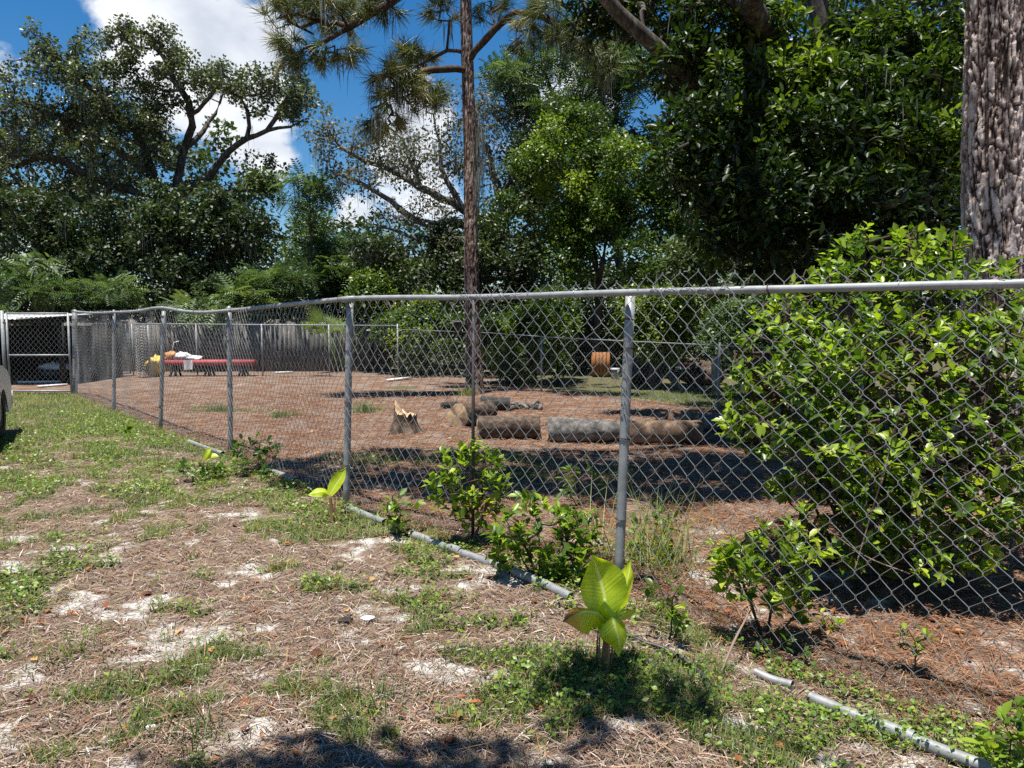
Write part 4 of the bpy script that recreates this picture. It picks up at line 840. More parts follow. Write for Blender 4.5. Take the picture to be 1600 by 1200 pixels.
# --- palmetto at the back fence
def fan_palm(px, py, Y, label, seed):
    rng = np.random.default_rng(seed); b_ = Q(px, py, Y); b_[2] = 0; root = thing('palmetto', b_, label, 'palm')
    for i in range(9):
        a = rng.uniform(0, 2 * math.pi); el = rng.uniform(.5, 1.25); d = np.array([math.cos(a) * math.cos(el), math.sin(a) * math.cos(el), math.sin(el)]); hub = b_ + d * rng.uniform(.9, 1.5) + (0, 0, .4)
        mb = MB(); mb.tube([b_ + (0, 0, .1), (b_ + hub) / 2 + (0, 0, .06), hub], .014, 5, tint=.4)
        side = unit(np.cross(d, (0, 0, 1))); n = 22; th = np.linspace(-1.5, 1.5, n)
        Y_ = unit(np.cos(th)[:, None] * d + np.sin(th)[:, None] * side + np.array([0, 0, -.15])); X_ = unit(np.cross(Y_, np.cross(side, d))); Z_ = np.cross(X_, Y_)
        mb.inst(np.array([[-.5,0,0],[.5,0,0],[.6,.5,.02],[-.6,.5,.02],[0,1,-.12]]), np.array([[0,1,2],[0,2,3],[3,2,4]]), np.repeat(hub[None], n, 0), X_, Y_, Z_, np.tile([.03, rng.uniform(.5, .7), .5], (n, 1)), rng.uniform(.3, .8, n))
        mb.build('frond', M['limeleaf'], root)
fan_palm(525, 500, 22.9, 'palmetto fan palm in front of the boards left of the second post', 3)

# --- far woodland closing the view
rng = np.random.default_rng(77)
blobs = []
for i in range(64):
    x = -46 + i * 1.5; px = 800 + F * x / 44
    topz = 9.0 + 3.0 * vnoise(np.array([x * .22]), np.array([1.5]), 9)[0]
    if px > 740: topz += 3.0 * sstep(740, 1000, px) + 9 * sstep(1120, 1250, px)
    if px < 400: topz += 2.2
    if 440 < px < 740: topz = 6.2 + .8 * vnoise(np.array([x * .5]), np.array([4.5]), 5)[0]
    for z in np.arange(1.0, topz, 1.7): blobs.append(((x + rng.uniform(-.7, .7), 44 + rng.uniform(-2.5, 2.5), z), (1.3, 1.2, 1.1), 1))
tips = blob_tips(rng, blobs, 3300, .3)
mb = MB(); leaf_cloud(mb, tips, .8, 46, .33, rng, tint0=.4, tvar=.45)
mb.build('far_woodland', M['wood_l'], None, kind='stuff', label='dense dark green woodland closing the view behind all the trees', category='woodland')
# scrubby ground cover under the back trees
blobs = []
for i in range(46):
    x = -17 + i * .62; yb = 26.2 if x < -3 else 21.5 - .25 * max(0, x - 0)
    if x > .5: yb = 22.6
    blobs.append(((x, yb + rng.uniform(-.5, 1.2), .55), (.6, .6, .6), 1)); blobs.append(((x, yb + 1.5 + rng.uniform(-.5, 1.2), 1.3), (.8, .7, .9), 1)); blobs.append(((x, yb + 2.5 + rng.uniform(0, 1.5), 2.4), (.8, .8, 1.0), 1))
tips = blob_tips(rng, blobs, 1500, .3)
mb = MB(); leaf_cloud(mb, tips, .38, 55, .13, rng, tint0=.22, tvar=.45)
mb.build('undergrowth', M['wood_l'], None, kind='stuff', label='shaded green undergrowth along the back of the yard', category='undergrowth')

# ------------------------------------------------------------------ pines
def bark_trunk(root, pts, r0, r1, nz, k, seed, mat, plate=.06, depth=.02, flare=.35, elong=1.9):
    q = smooth_path(pts, nz); A = np.arange(k) * 2 * math.pi / k; t = np.linspace(0, 1, nz); R = r0 + (r1 - r0) * t
    L = np.r_[0, np.cumsum(np.linalg.norm(np.diff(q, axis=0), axis=1))]
    T, AA = np.meshgrid(L, A, indexing='ij'); RR = np.repeat(R[:, None], k, 1) * (1 + flare * np.exp(-T / .35))
    # cellular plates, taller than wide, periodic round the trunk
    wx = fbm(np.cos(AA) * 5 + 5, np.sin(AA) * 5 + T * 7, seed + 2, 4) - .5; wy = fbm(np.cos(AA) * 5 + 15, np.sin(AA) * 5 + T * 7, seed + 4, 4) - .5
    def worley(pw, ph, sd, warp):
        per = max(6, int(round(2 * math.pi * r0 / pw))); U = AA / (2 * math.pi) * per + warp * wx; V = T / ph + warp * wy
        f1 = np.full(U.shape, 9.); f2 = np.full(U.shape, 9.); cid = np.zeros(U.shape); iu, iv = np.floor(U), np.floor(V)
        for du in (-1, 0, 1):
            for dv in (-1, 0, 1):
                cu, cv = iu + du, iv + dv; cw = np.mod(cu, per); hx = hash2(cw, cv, sd); hy = hash2(cw, cv, sd + 31)
                d = np.hypot(cu + hx - U, cv + hy - V); hid = hash2(cw, cv, sd + 77); less = d < f1
                f2 = np.where(less, f1, np.minimum(f2, d)); cid = np.where(less, hid, cid); f1 = np.where(less, d, f1)
        return f2 - f1, cid
    # big plates taller than wide, with thin overlapping flakes on them
    e1, c1 = worley(plate, plate * elong, seed, 1.0); e2, c2 = worley(plate * .42, plate * .5 * elong * .6, seed + 200, 1.3); e3, c3 = worley(plate * .22, plate * .3, seed + 300, 1.0)
    ridge = 1 - np.abs(fbm(np.cos(AA) * r0 * 26 + 5, np.sin(AA) * r0 * 26 + T * 1.6, seed + 8, 4) - .5) * 2
    edge = sstep(.01, .12, e1) * (1 - sstep(.86, .97, ridge)); hgt = edge * (.30 + .35 * c1) + .38 * (c2 > .45) * (.5 + .5 * c2) * edge + .16 * (c3 - .3) + .2 * (fbm(np.cos(AA) * 9, np.sin(AA) * 9 + T * 9, seed + 5, 4) - .5); cid = .5 * c2 + .5 * c3
    RR = RR + depth * (hgt - .6); tan = unit(np.gradient(q, axis=0)); u = unit(np.cross(tan, [.2, .96, .1])); w = np.cross(tan, u)
    Vt = q[:, None] + RR[..., None] * (np.cos(AA)[..., None] * u[:, None] + np.sin(AA)[..., None] * w[:, None])
    return MB().grid(Vt, tint=np.clip(hgt * .75 + .25 * cid * edge, 0, 1), wrap=True).build('trunk', M[mat], root, False)
def platemat(name, stops, scale=40):
    m, nt, b, out = newmat(name); f = noise(nt, scale, 5, .65)
    ad = nt.nodes.new('ShaderNodeMath'); ad.operation = 'MULTIPLY_ADD'; nt.links.new(f, ad.inputs[0]); ad.inputs[1].default_value = .55; nt.links.new(attr(nt), ad.inputs[2])
    sb_ = nt.nodes.new('ShaderNodeMath'); sb_.operation = 'SUBTRACT'; nt.links.new(ad.outputs[0], sb_.inputs[0]); sb_.inputs[1].default_value = .27
    nt.links.new(ramp(nt, sb_.outputs[0], stops), b.inputs['Base Color']); b.inputs['Roughness'].default_value = .88; b.inputs['Specular IOR Level'].default_value = .2; bump(nt, b, f, .5, .012); return m
M['pinebark'] = platemat('pine_bark', [(.1, (.03,.02,.016)), (.35, (.13,.08,.06)), (.6, (.25,.175,.14)), (.9, (.45,.37,.33))])
M['pinebark_grey'] = platemat('grey_pine_bark', [(.06, (.03,.02,.016)), (.26, (.15,.105,.085)), (.5, (.30,.225,.19)), (.8, (.54,.46,.41))])
def needles(mb, tufts, dirs, rng, per=70, length=.34, w=.011, spread=.55, tint0=.6):
    n = len(tufts) * per; p = np.repeat(tufts, per, 0) + rng.normal(size=(n, 3)) * .03; d = np.repeat(dirs, per, 0)
    Y = unit(d * .8 + rng.normal(size=(n, 3)) * spread + [0, 0, -.42]); a = rand_dirs(rng, n); X = unit(np.cross(Y, a)); Z = np.cross(X, Y)
    L = length * rng.uniform(.6, 1.1, n); tt = np.clip(np.repeat(rng.normal(tint0, .2, len(tufts)), per) + rng.normal(0, .15, n), 0, 1)
    tv = np.array([[-.5,0,0],[.5,0,0],[.4,.55,0],[-.4,.55,0],[0,1,-.10]]); mb.inst(tv, np.array([[0,1,2],[0,2,3],[3,2,4]]), p, X, Y, Z, np.stack([np.full(n, w), L, L], 1), tt)
def pine(label, base, trunk_pts, r0, r1, boughs, seed, mat, k, nz, plate, depth, mossp=0, per=70, nlen=.34, wneedle=.011):
    rng = np.random.default_rng(seed); root = thing('pine_tree', (base[0], base[1], 0), label, 'tree')
    bark_trunk(root, trunk_pts, r0, r1, nz, k, seed, mat, plate, depth, elong=2.6 if k > 100 else 1.9)
    nb = MB(); mossb = []
    for (pts, r, tipsb) in boughs:
        tips = blob_tips(rng, tipsb, int(sum(t[2] for t in tipsb) * 1.7), .25); pos, par, rad, nl = skeleton([(pts, r, r * .25)], tips, rng, .28, .22, .008, .45, -.03)
        skel_mesh(MB(), pos, par, rad, 8, 5).build('branch', M['twig'], root, True)
        hasch = np.zeros(len(pos), bool); hasch[par[par >= 0]] = True; end = np.where(~hasch)[0]; dr = unit(pos[end] - pos[par[end]])
        needles(nb, pos[end], unit(dr + [0, 0, .15]), rng, per, nlen, wneedle); mid = par[end]; needles(nb, pos[mid], dr, rng, per // 3, nlen * .8, wneedle)
        mossb.append(pos[nl:][rng.random(len(pos) - nl) < .06])
    nb.build('needles', M['needle'], root)
    if mossp:
        mp_ = np.concatenate(mossb + [np.array([pt + np.array([r0 * .7, -.05, 0]) for pt in mossp])]); moss_mesh(MB(), mp_, rng, .2, .8, 14, .014, .09).build('moss', M['moss'], root, kind='stuff')
    return root
PY = G(742, 615)[1]
pbase = Q(742, 612, PY); pbase[2] = -.05
T = lambda px, py, dy=0: Q(px, py, PY + dy)
pine('tall straight pine in the middle of the yard, carrying the birdhouse', pbase, [pbase, T(739, 520), T(736, 400), T(735, 250), T(731, 120), T(728, 20), T(726, -150), T(727, -320)], .172, .09,
    [([T(728, -60), T(690, -70, -.4), T(640, -20, -.8), T(590, 15, -1), T(540, 45, -1.2), T(480, 75, -1.3)], .06, [(T(470, 20, -1.2), (.75, .7, .35), 34), (T(540, 15, -1.1), (.8, .7, .32), 30), (T(460, 80, -1.4), (.40, .5, .32), 16), (T(520, 85, -1.3), (.6, .5, .16), 16), (T(600, -10, -1), (.5, .6, .3), 14)]),
     ([T(731, 110), T(700, 105, -.4), T(660, 112, -.7), T(630, 130, -.9), T(600, 150, -1)], .045, [(T(620, 130, -.9), (.45, .5, .42), 34), (T(600, 185, -1), (.34, .4, .32), 20), (T(660, 150, -.7), (.45, .5, .35), 18), (T(640, 85, -.8), (.22, .3, .2), 8)]),
     ([T(731, 85), T(700, 80, .4), T(670, 95, .6), T(640, 110, .9)], .04, [(T(650, 95, .8), (.4, .4, .25), 12), (T(690, 20, .3), (.3, .4, .3), 10)]),
     ([T(733, 95), T(760, 60, -.3), T(800, 20, -.6), T(850, 30, -.9), T(900, 60, -1.1)], .06, [(T(850, 30, -.9), (.7, .6, .35), 24), (T(910, 55, -1.1), (.6, .5, .3), 26), (T(940, 95, -1.2), (.35, .4, .25), 10), (T(810, 60, -.6), (.35, .4, .3), 9), (T(770, 20, .2), (.35, .4, .3), 8)]),
     ([T(727, -200), T(780, -220, .3), T(850, -180, .6)], .05, [(T(800, -190, .5), (1.2, 1.0, .6), 40)]), ([T(727, -280), T(660, -330, .3), T(600, -300, .5)], .05, [(T(640, -290, .4), (1.2, 1.1, .7), 40)]), ([T(727, -300), T(730, -380, -.3)], .05, [(T(730, -380, -.3), (1.0, 1.0, .6), 30)])],
    5, 'pinebark', 48, 300, .075, .016, [T(738, y) for y in range(190, 300, 8)], per=64, nlen=.42, wneedle=.012)
# birdhouse on the pine
hb = Q(716, 512, PY - .05); bh = thing('birdhouse', hb, 'small wooden birdhouse with flat pale roof on the left of the pine trunk', 'birdhouse')
MB().box(hb, (.15, .15, .24)).build('box', M['logbark'], bh); MB().box(hb + (-.01, -.02, .135), (.21, .23, .025)).build('roof', M['whitepaint'], bh)
aa = np.linspace(0, 2 * math.pi, 15)[:-1]; MB().add(np.concatenate([[hb + (0, -.078, .03)], hb + np.stack([.025 * np.cos(aa), 0 * aa - .078, .03 + .025 * np.sin(aa)], 1)]), [[0, 1 + i, 1 + (i + 1) % 14] for i in range(14)]).build('entrance_hole', M['black'], bh)
MB().beam(hb + (.06, .03, 0), hb + (.2, .05, 0), .06, .06).build('bracket', M['darkwood'], bh)

RY = 7.0
rbase = Q(1552, 520, RY); rbase[2] = -.05
TR = lambda px, py, dy=0: Q(px, py, RY + dy)
pine('massive pine trunk with flaky red-brown bark at the right edge', rbase, [rbase, TR(1552, 440), TR(1551, 250), TR(1556, 50), TR(1560, -150), TR(1562, -500), TR(1560, -900)], .265, .19,
    [([TR(1561, -700), TR(1300, -850, .6), TR(1000, -900, 1.5)], .09, [(TR(1100, -900, 1.2), (1.6, 1.2, .6), 40)]), ([TR(1561, -800), TR(1700, -950, -1), TR(1900, -1000, -1.5)], .09, [(TR(1800, -1000, -1), (1.6, 1.5, .8), 40)]), ([TR(1560, -880), TR(1500, -1050, .8), TR(1450, -1150, 1.4)], .08, [(TR(1480, -1100, 1.2), (1.3, 1.3, .7), 40)])],
    9, 'pinebark_grey', 170, 620, .105, .034, None, per=50, nlen=.4)

# --- big glossy dark tree, upper right
mbase = Q(1330, 560, 12.2); mbase[2] = 0
mag_limbs = [([mbase, Q(1325, 430, 12.2), Q(1310, 300, 12.1), Q(1290, 150, 12), Q(1280, -20, 12), Q(1260, -200, 12)], .30, .1), ([Q(1300, 240, 12.1), Q(1190, 190, 11.6), Q(1075, 125, 11.3), Q(1020, 70, 11.2), Q(970, 20, 11), Q(880, -60, 10.8), Q(760, -130, 10.6)], .18, .06), ([Q(1290, 130, 12), Q(1180, 40, 11.2), Q(1080, -60, 10.8)], .14, .05), ([Q(1300, 230, 12.1), Q(1400, 150, 11), Q(1460, 110, 10.5)], .13, .05), ([Q(1310, 300, 12.1), Q(1400, 270, 10.8), Q(1470, 250, 10.2)], .1, .04), ([Q(1280, 0, 12), Q(1400, -100, 11.4), Q(1550, -160, 11)], .14, .05)]
mag_blobs = [(Q(1000, 20, 12.1), (0.80, 0.80, 0.45), 0.9, 0.30), (Q(945, 10, 12.2), (0.50, 0.50, 0.35), 0.4, 0.30), (Q(1110, 40, 11.9), (0.90, 0.90, 0.50), 1.1, 0.35), (Q(1060, 100, 11.4), (0.60, 0.60, 0.40), 0.7, 0.30), (Q(1200, 70, 11.7), (0.80, 0.80, 0.50), 1.1, 0.60), (Q(1150, 140, 11.0), (0.70, 0.70, 0.50), 1.0, 0.45), (Q(1240, 130, 11.1), (0.70, 0.70, 0.40), 1.0, 0.85), (Q(1310, 150, 11.0), (0.80, 0.80, 0.45), 1.1, 0.60), (Q(1350, 80, 11.6), (0.80, 0.80, 0.50), 1.1, 0.55), (Q(1430, 60, 11.8), (0.70, 0.70, 0.50), 1.0, 0.60), (Q(1470, 130, 11.1), (0.60, 0.60, 0.50), 0.9, 0.50), (Q(1400, 150, 11.0), (0.60, 0.60, 0.40), 0.8, 0.50), (Q(1100, 200, 10.5), (0.60, 0.60, 0.45), 0.8, 0.35), (Q(1180, 220, 10.3), (0.70, 0.70, 0.50), 1.0, 0.60), (Q(1080, 260, 10.0), (0.50, 0.50, 0.40), 0.6, 0.30), (Q(1270, 220, 10.3), (0.80, 0.80, 0.50), 1.1, 0.40), (Q(1370, 220, 10.3), (0.70, 0.70, 0.45), 0.9, 0.45), (Q(1450, 225, 10.3), (0.50, 0.50, 0.30), 0.7, 0.90), (Q(1490, 250, 10.1), (0.35, 0.35, 0.25), 0.5, 0.95), (Q(1410, 260, 10.0), (0.50, 0.50, 0.30), 0.6, 0.70), (Q(1150, 290, 9.7), (0.60, 0.60, 0.45), 0.7, 0.35), (Q(1230, 310, 9.6), (0.80, 0.80, 0.45), 0.9, 0.30), (Q(1330, 310, 9.6), (0.70, 0.70, 0.40), 0.8, 0.35), (Q(1160, 360, 9.6), (0.60, 0.60, 0.35), 0.6, 0.40), (Q(1250, 390, 9.6), (0.80, 0.80, 0.40), 0.6, 0.25), (Q(1350, 390, 9.6), (0.80, 0.80, 0.40), 0.6, 0.25), (Q(1440, 340, 9.6), (0.60, 0.60, 0.40), 0.6, 0.30), (Q(1520, 60, 11.8), (0.60, 0.60, 0.80), 0.7, 0.40), (Q(1160, -60, 13.0), (1.4, 1.2, .7), 1.4), (Q(1350, -70, 13.2), (1.5, 1.2, .7), 1.4), (Q(1500, -100, 13.0), (1.2, 1.2, .7), .9), (Q(1600, 150, 12.6), (.8, .8, 1.6), .9), (Q(1450, 420, 12.6), (1.3, .6, .5), .7), (Q(1300, 430, 12.6), (1.2, .6, .5), .7), (Q(1640, 380, 12.8), (1.2, .8, 1), .7), ((2.2, 7.7, 6.6), (1.1, .6, .3), .8), ((.8, 7.7, 6.8), (1.0, .6, .3), .8), ((-.6, 7.7, 7.0), (1.0, .6, .3), .6), ((-2.0, 7.9, 7.0), (.9, .5, .3), .4), ((3.6, 7.8, 6.4), (1.0, .6, .3), .6), ((1.6, 7.1, 6.2), (1.0, .6, .35), 1.1), ((1.9, 6.2, 6.0), (.9, .5, .3), .8), ((.5, 6.1, 6.0), (.9, .5, .3), .8), ((-.9, 6.2, 6.1), (.8, .45, .3), .6), ((-2.2, 6.5, 6.2), (.7, .4, .3), .45), ((3.0, 6.5, 6.0), (.7, .5, .3), .5), ((.1, 7.0, 6.3), (.9, .7, .35), .8), ((-1.3, 6.9, 6.4), (.8, .6, .3), .6), ((-2.8, 7.3, 6.5), (.7, .5, .3), .4), ((2.9, 7.4, 6.2), (.8, .7, .35), .7)]  # per-clump tints paint sunlit boughs brighter in the leaf colour
mag_limbs.append(([Q(1180, 40, 11.2), np.array([2.6, 9.4, 6.4]), np.array([.8, 8.4, 6.8]), np.array([-2.2, 8.2, 7.0])], .08, .03))  # this limb, the next and the last clumps: unseen, added to shade the yard
mag_limbs.append(([np.array([2.6, 9.4, 6.4]), np.array([1.9, 7.4, 6.2]), np.array([.5, 6.2, 6.0]), np.array([-2.0, 6.5, 6.2])], .05, .02))
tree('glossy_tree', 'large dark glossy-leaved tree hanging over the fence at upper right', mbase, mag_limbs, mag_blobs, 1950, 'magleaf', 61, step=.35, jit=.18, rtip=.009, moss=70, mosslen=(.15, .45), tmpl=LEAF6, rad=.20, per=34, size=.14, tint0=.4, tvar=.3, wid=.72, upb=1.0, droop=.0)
# --- shade tree standing behind the viewpoint: its crown shades the foreground
nb_ = np.array([-1.8, -3.2, 0.])
tree('shade_tree', 'leafy shade tree behind the viewpoint, only its shadow reaching the bottom edge', nb_, [([nb_, nb_ + (.3, .6, 3), nb_ + (.6, 2.2, 5.5), nb_ + (1.0, 4, 6.4)], .16, .04), ([nb_ + (.6, 1.6, 4.6), nb_ + (1.6, 3.6, 6.0), nb_ + (2.4, 5.2, 6.6)], .05, .02)],
     [((-1.2, 1.55, 6.6), (.8, .22, .2), 1.0), ((-.3, 2.2, 6.6), (.3, .25, .2), .4), ((-.6, .6, 6.4), (1.6, .6, .5), 1.0)], 44, 'limeleaf', 65, rad=.2, per=22, size=.13)
# ------------------------------------------------------------------ shrubs and plants along the fence
LEAFM = {}
def leaf_objects(root, mat, pos, X, Y, Z, size, tint, name='leaf'):
    """each leaf its own object; a few tinted meshes are shared"""
    key = mat
    if key not in LEAFM:
        LEAFM[key] = [MB().add(LEAF6[0], LEAF6[1], tint=t).mesh('leaf', M[mat]) for t in np.linspace(.05, .98, 10)]
    base = np.array(root.location)
    for p, x, y, z, s, t in zip(pos, X, Y, Z, size, tint):
        o = bpy.data.objects.new(name, LEAFM[key][int(np.clip(t * 9.99, 0, 9))]); COL.objects.link(o); o.parent = root
        m4 = np.eye(4); m4[:3, 0] = x * s; m4[:3, 1] = y * s; m4[:3, 2] = z * s; m4[:3, 3] = p - base
        o.matrix_basis = Matrix(m4.tolist())
def shrub(name, label, base, height, width, nstem, ntips, seed, leaf='bushleaf', size=.08, per=9, clear=.2, lo=.12, cat='shrub', group=None, parts=300, tint0=.45, tvar=.35, blobs=None, rt=.0016, wid=1.0):
    rng = np.random.default_rng(seed); base = np.array([base[0], base[1], float(ground_z(base[0], base[1]))])
    root = thing(name, base, label, cat, group)
    if blobs is None: blobs = [(base + (0, 0, clear + (height - clear) * .5), (width / 2, width / 2, (height - clear) * .5), 1)]
    tips = blob_tips(rng, blobs, ntips, .35); limbs = []
    for i in range(nstem):
        t = tips[rng.integers(len(tips))]; b_ = base + np.array([rng.normal(0, .03 * width), rng.normal(0, .03 * width), -.03])
        limbs.append(([b_, b_ * .6 + t * .4 + rng.normal(size=3) * .03 * height, t], .0035 + .010 * height / 2, .0025))
    if nstem > 1:
        l0 = limbs[0]
    pos, par, rad, nl = skeleton(limbs[:1], tips, rng, max(.05, height * .07), .15, rt, .42) if nstem == 1 else skeleton_multi(limbs, tips, rng, max(.05, height * .06), rt)
    skel_mesh(MB(), pos, par, rad, 6, 4, .006).build('stems', M['twig'], root, True)
    # whorls of upright leaves at each tip and below it
    hasch = np.zeros(len(pos), bool); hasch[par[par >= 0]] = True; end = np.where(~hasch)[0]; d = unit(pos[end] - pos[par[end]] + [0, 0, .35 * size])
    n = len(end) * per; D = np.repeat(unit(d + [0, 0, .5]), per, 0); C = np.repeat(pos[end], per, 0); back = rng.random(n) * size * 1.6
    rdir = rand_dirs(rng, n); rdir = unit(rdir - D * (rdir * D).sum(1, keepdims=True)); op = rng.uniform(.5, 1.5, n)
    Y = unit(D * np.cos(op)[:, None] + rdir * np.sin(op)[:, None]); p = C - D * back[:, None] + Y * size * .08
    Z = unit(D * .8 - Y * .3 + np.array([0, 0, .5]) + rng.normal(size=(n, 3)) * .3); X = unit(np.cross(Y, Z)); Z = np.cross(X, Y)
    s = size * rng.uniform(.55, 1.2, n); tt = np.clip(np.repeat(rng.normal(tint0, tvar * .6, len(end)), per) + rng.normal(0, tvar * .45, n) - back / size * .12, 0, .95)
    order = np.argsort(p[:, 1] - .25 * rng.random(n)) if n > parts else np.arange(n)
    # the leaves nearest the camera are single objects, the rest one mass
    a, r = order[:parts], order[parts:]
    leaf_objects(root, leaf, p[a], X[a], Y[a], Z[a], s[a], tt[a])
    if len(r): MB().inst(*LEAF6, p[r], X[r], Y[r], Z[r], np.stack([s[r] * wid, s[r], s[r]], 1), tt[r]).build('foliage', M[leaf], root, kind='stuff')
    return root
def skeleton_multi(limbs, tips, rng, step, rt):
    P_, A_, R_ = [], [], []; off = 0; own = np.array([np.argmin([np.linalg.norm(np.asarray(l[0])[-1] - t) + rng.random() * .1 for l in limbs]) for t in tips])
    for i, l in enumerate(limbs):
        tt = tips[own == i]
        if not len(tt): tt = np.asarray(l[0])[-1:] + .01
        a, b_, c, _ = skeleton([l], tt, rng, step, .15, rt, .42); P_.append(a); A_.append(np.where(b_ >= 0, b_ + off, -1)); R_.append(c); off += len(a)
    return np.concatenate(P_), np.concatenate(A_), np.concatenate(R_), 0
BP = lambda px, py, Y: P(px, py, Y)
bc = np.array([2.72, 5.25, 0])
bush_blobs = [(BP(1400, 420, 5.5), (.55, .5, .30), 1.3), (BP(1300, 480, 5.4), (.55, .5, .3), 1.2), (BP(1480, 480, 5.3), (.6, .5, .35), 1.2), (BP(1240, 560, 5.0), (.42, .45, .3), 1.1), (BP(1380, 570, 4.95), (.6, .45, .35), 1.5), (BP(1520, 570, 4.9), (.6, .5, .4), 1.5), (BP(1210, 640, 5.0), (.36, .4, .28), .8), (BP(1330, 680, 4.75), (.55, .4, .3), 1.3), (BP(1480, 690, 4.7), (.6, .4, .35), 1.4), (BP(1590, 650, 4.9), (.5, .5, .5), 1.2), (BP(1290, 770, 4.8), (.36, .35, .2), .7), (BP(1400, 790, 4.7), (.5, .35, .2), .8), (BP(1540, 780, 4.6), (.45, .35, .28), 1.0), (BP(1660, 560, 5.2), (.6, .6, .8), 1.2), (BP(1180, 660, 5.2), (.22, .3, .18), .3), (BP(1320, 850, 4.75), (.34, .3, .14), .5), (BP(1460, 860, 4.65), (.4, .3, .14), .6), (BP(1340, 380, 5.6), (.12, .2, .18), .12), (BP(1460, 385, 5.6), (.25, .3, .18), .3)]
shrub('big_bush', 'big rounded bush with bright yellow-green leaves behind the fence at right', bc, 2.2, 2.2, 9, 3000, 71, size=.076, per=11, blobs=bush_blobs, tint0=.62, tvar=.42, rt=.003)
PG = 'small shrubs along the fence foot'
g1 = G(1197, 1005); shrub('sapling', 'knee-high leafy sapling on thin dark stems in front of the big bush', g1, .72, .52, 3, 110, 73, size=.08, per=12, group=PG, blobs=[(g1 + (0.04, 0, .50), (.30, .22, .22), 1.5), (g1 + (-.2, 0, .47), (.15, .14, .14), .5), (g1 + (.12, .02, .26), (.14, .12, .10), .4)], tint0=.78)
g2 = G(738, 852); shrub('sapling', 'sapling with a dark slim stem beside the thin stake', g2, .74, .5, 1, 130, 75, size=.078, per=11, group=PG, blobs=[(g2 + (-.02, 0, .60), (.23, .2, .16), 1), (g2 + (-.16, 0, .40), (.18, .14, .13), .7), (g2 + (.1, 0, .44), (.2, .16, .16), .8), (g2 + (-.02, 0, .26), (.2, .16, .12), .6)], tint0=.78)
g3 = G(845, 905); shrub('sapling', 'dense low shrub pushing through the fence left of the nearest tall post', g3, .5, .55, 4, 130, 77, size=.072, per=11, group=PG, blobs=[(g3 + (-.05, 0, .38), (.20, .18, .18), 1), (g3 + (-.2, 0, .22), (.16, .12, .14), .6), (g3 + (.12, 0, .16), (.2, .14, .12), .8), (g3 + (.2, .1, .30), (.16, .12, .12), .5)], tint0=.62)
g4 = G(1425, 1048); shrub('sapling', 'tiny seedling in pine straw below the big bush', g4, .26, .16, 1, 9, 79, size=.055, per=6, group=PG, tint0=.6, clear=.06)
g5 = G(1572, 1205); shrub('sapling', 'bright seedling in the bottom right corner behind the fence', g5, .3, .3, 2, 20, 81, size=.07, per=7, group=PG, tint0=.55, clear=.05)
g6 = G(1045, 1000); shrub('sapling', 'thin vine-like shrub right of the large banana plant', g6, .38, .3, 2, 26, 83, size=.055, per=6, group=PG, tint0=.4, clear=.05)
g7 = G(1296, 985); shrub('sapling', 'tiny yellow-green seedling right of the knee-high sapling', g7, .14, .12, 1, 7, 85, size=.05, per=6, group=PG, tint0=.6, clear=.03)
g8 = G(905, 905); shrub('weed_clump', 'leafy weed climbing the mesh just left of the nearest tall post', g8 + (0, .12, 0), .45, .3, 3, 24, 87, leaf='weed', size=.065, per=6, group=PG, tint0=.4, clear=.05, cat='weed')
g9 = G(626, 838); shrub('weed_clump', 'broad-leaved weed on the pipe right of the small banana plant', g9, .33, .34, 3, 16, 89, leaf='weed', size=.085, per=5, group=PG, tint0=.6, clear=.08, cat='weed')
g10 = G(396, 742); shrub('weed_clump', 'weed clump tangled in the mesh right of the third post', g10, .42, .7, 4, 40, 91, leaf='weed', size=.085, per=6, group=PG, tint0=.35, clear=.05, cat='weed')
g11 = G(312, 752); shrub('weed_clump', 'dark green weed rosette on the lawn below the third post', g11, .22, .5, 4, 30, 93, leaf='weed', size=.085, per=6, group=PG, tint0=.3, clear=.03, cat='weed')
g12 = G(1080, 880); shrub('weed_clump', 'low leafy weed just right of the nearest tall post', g12 + (-.2, .1, 0), .35, .4, 4, 26, 95, leaf='weed', size=.06, per=6, group=PG, tint0=.38, clear=.03, cat='weed')
g13 = G(1235, 1045); shrub('weed_clump', 'thin shaded weed under the right side of the knee-high sapling', g13 + (0, .15, 0), .2, .3, 3, 14, 97, leaf='weed', size=.05, per=6, group=PG, tint0=.3, clear=.02, cat='weed')
g14 = G(905, 790); shrub('weed_clump', 'small weed growing in the shade before the grey log', g14, .38, .45, 3, 22, 98, leaf='weed', size=.07, per=6, group=PG, tint0=.35, clear=.05, cat='weed')
g15 = G(197, 678); shrub('weed_clump', 'small bright weed on the lawn at the fence foot by the fourth post', g15, .2, .22, 2, 8, 99, leaf='weed', size=.1, per=5, group=PG, tint0=.7, clear=.02, cat='weed')
o = MB().tube(smooth_path([G(1126, 1055) + (0, 0, .01), (G(1126, 1055) + G(1170, 1010)) / 2 + (0, 0, .12), G(1172, 1015) + (0, 0, .22)], 8), [.007] * 5 + [.006, .005, .003], 6).build('dry_stalk', M['straw'], None, True); o['label'] = 'dry tan stalk leaning left below the knee-high sapling'; o['category'] = 'stalk'
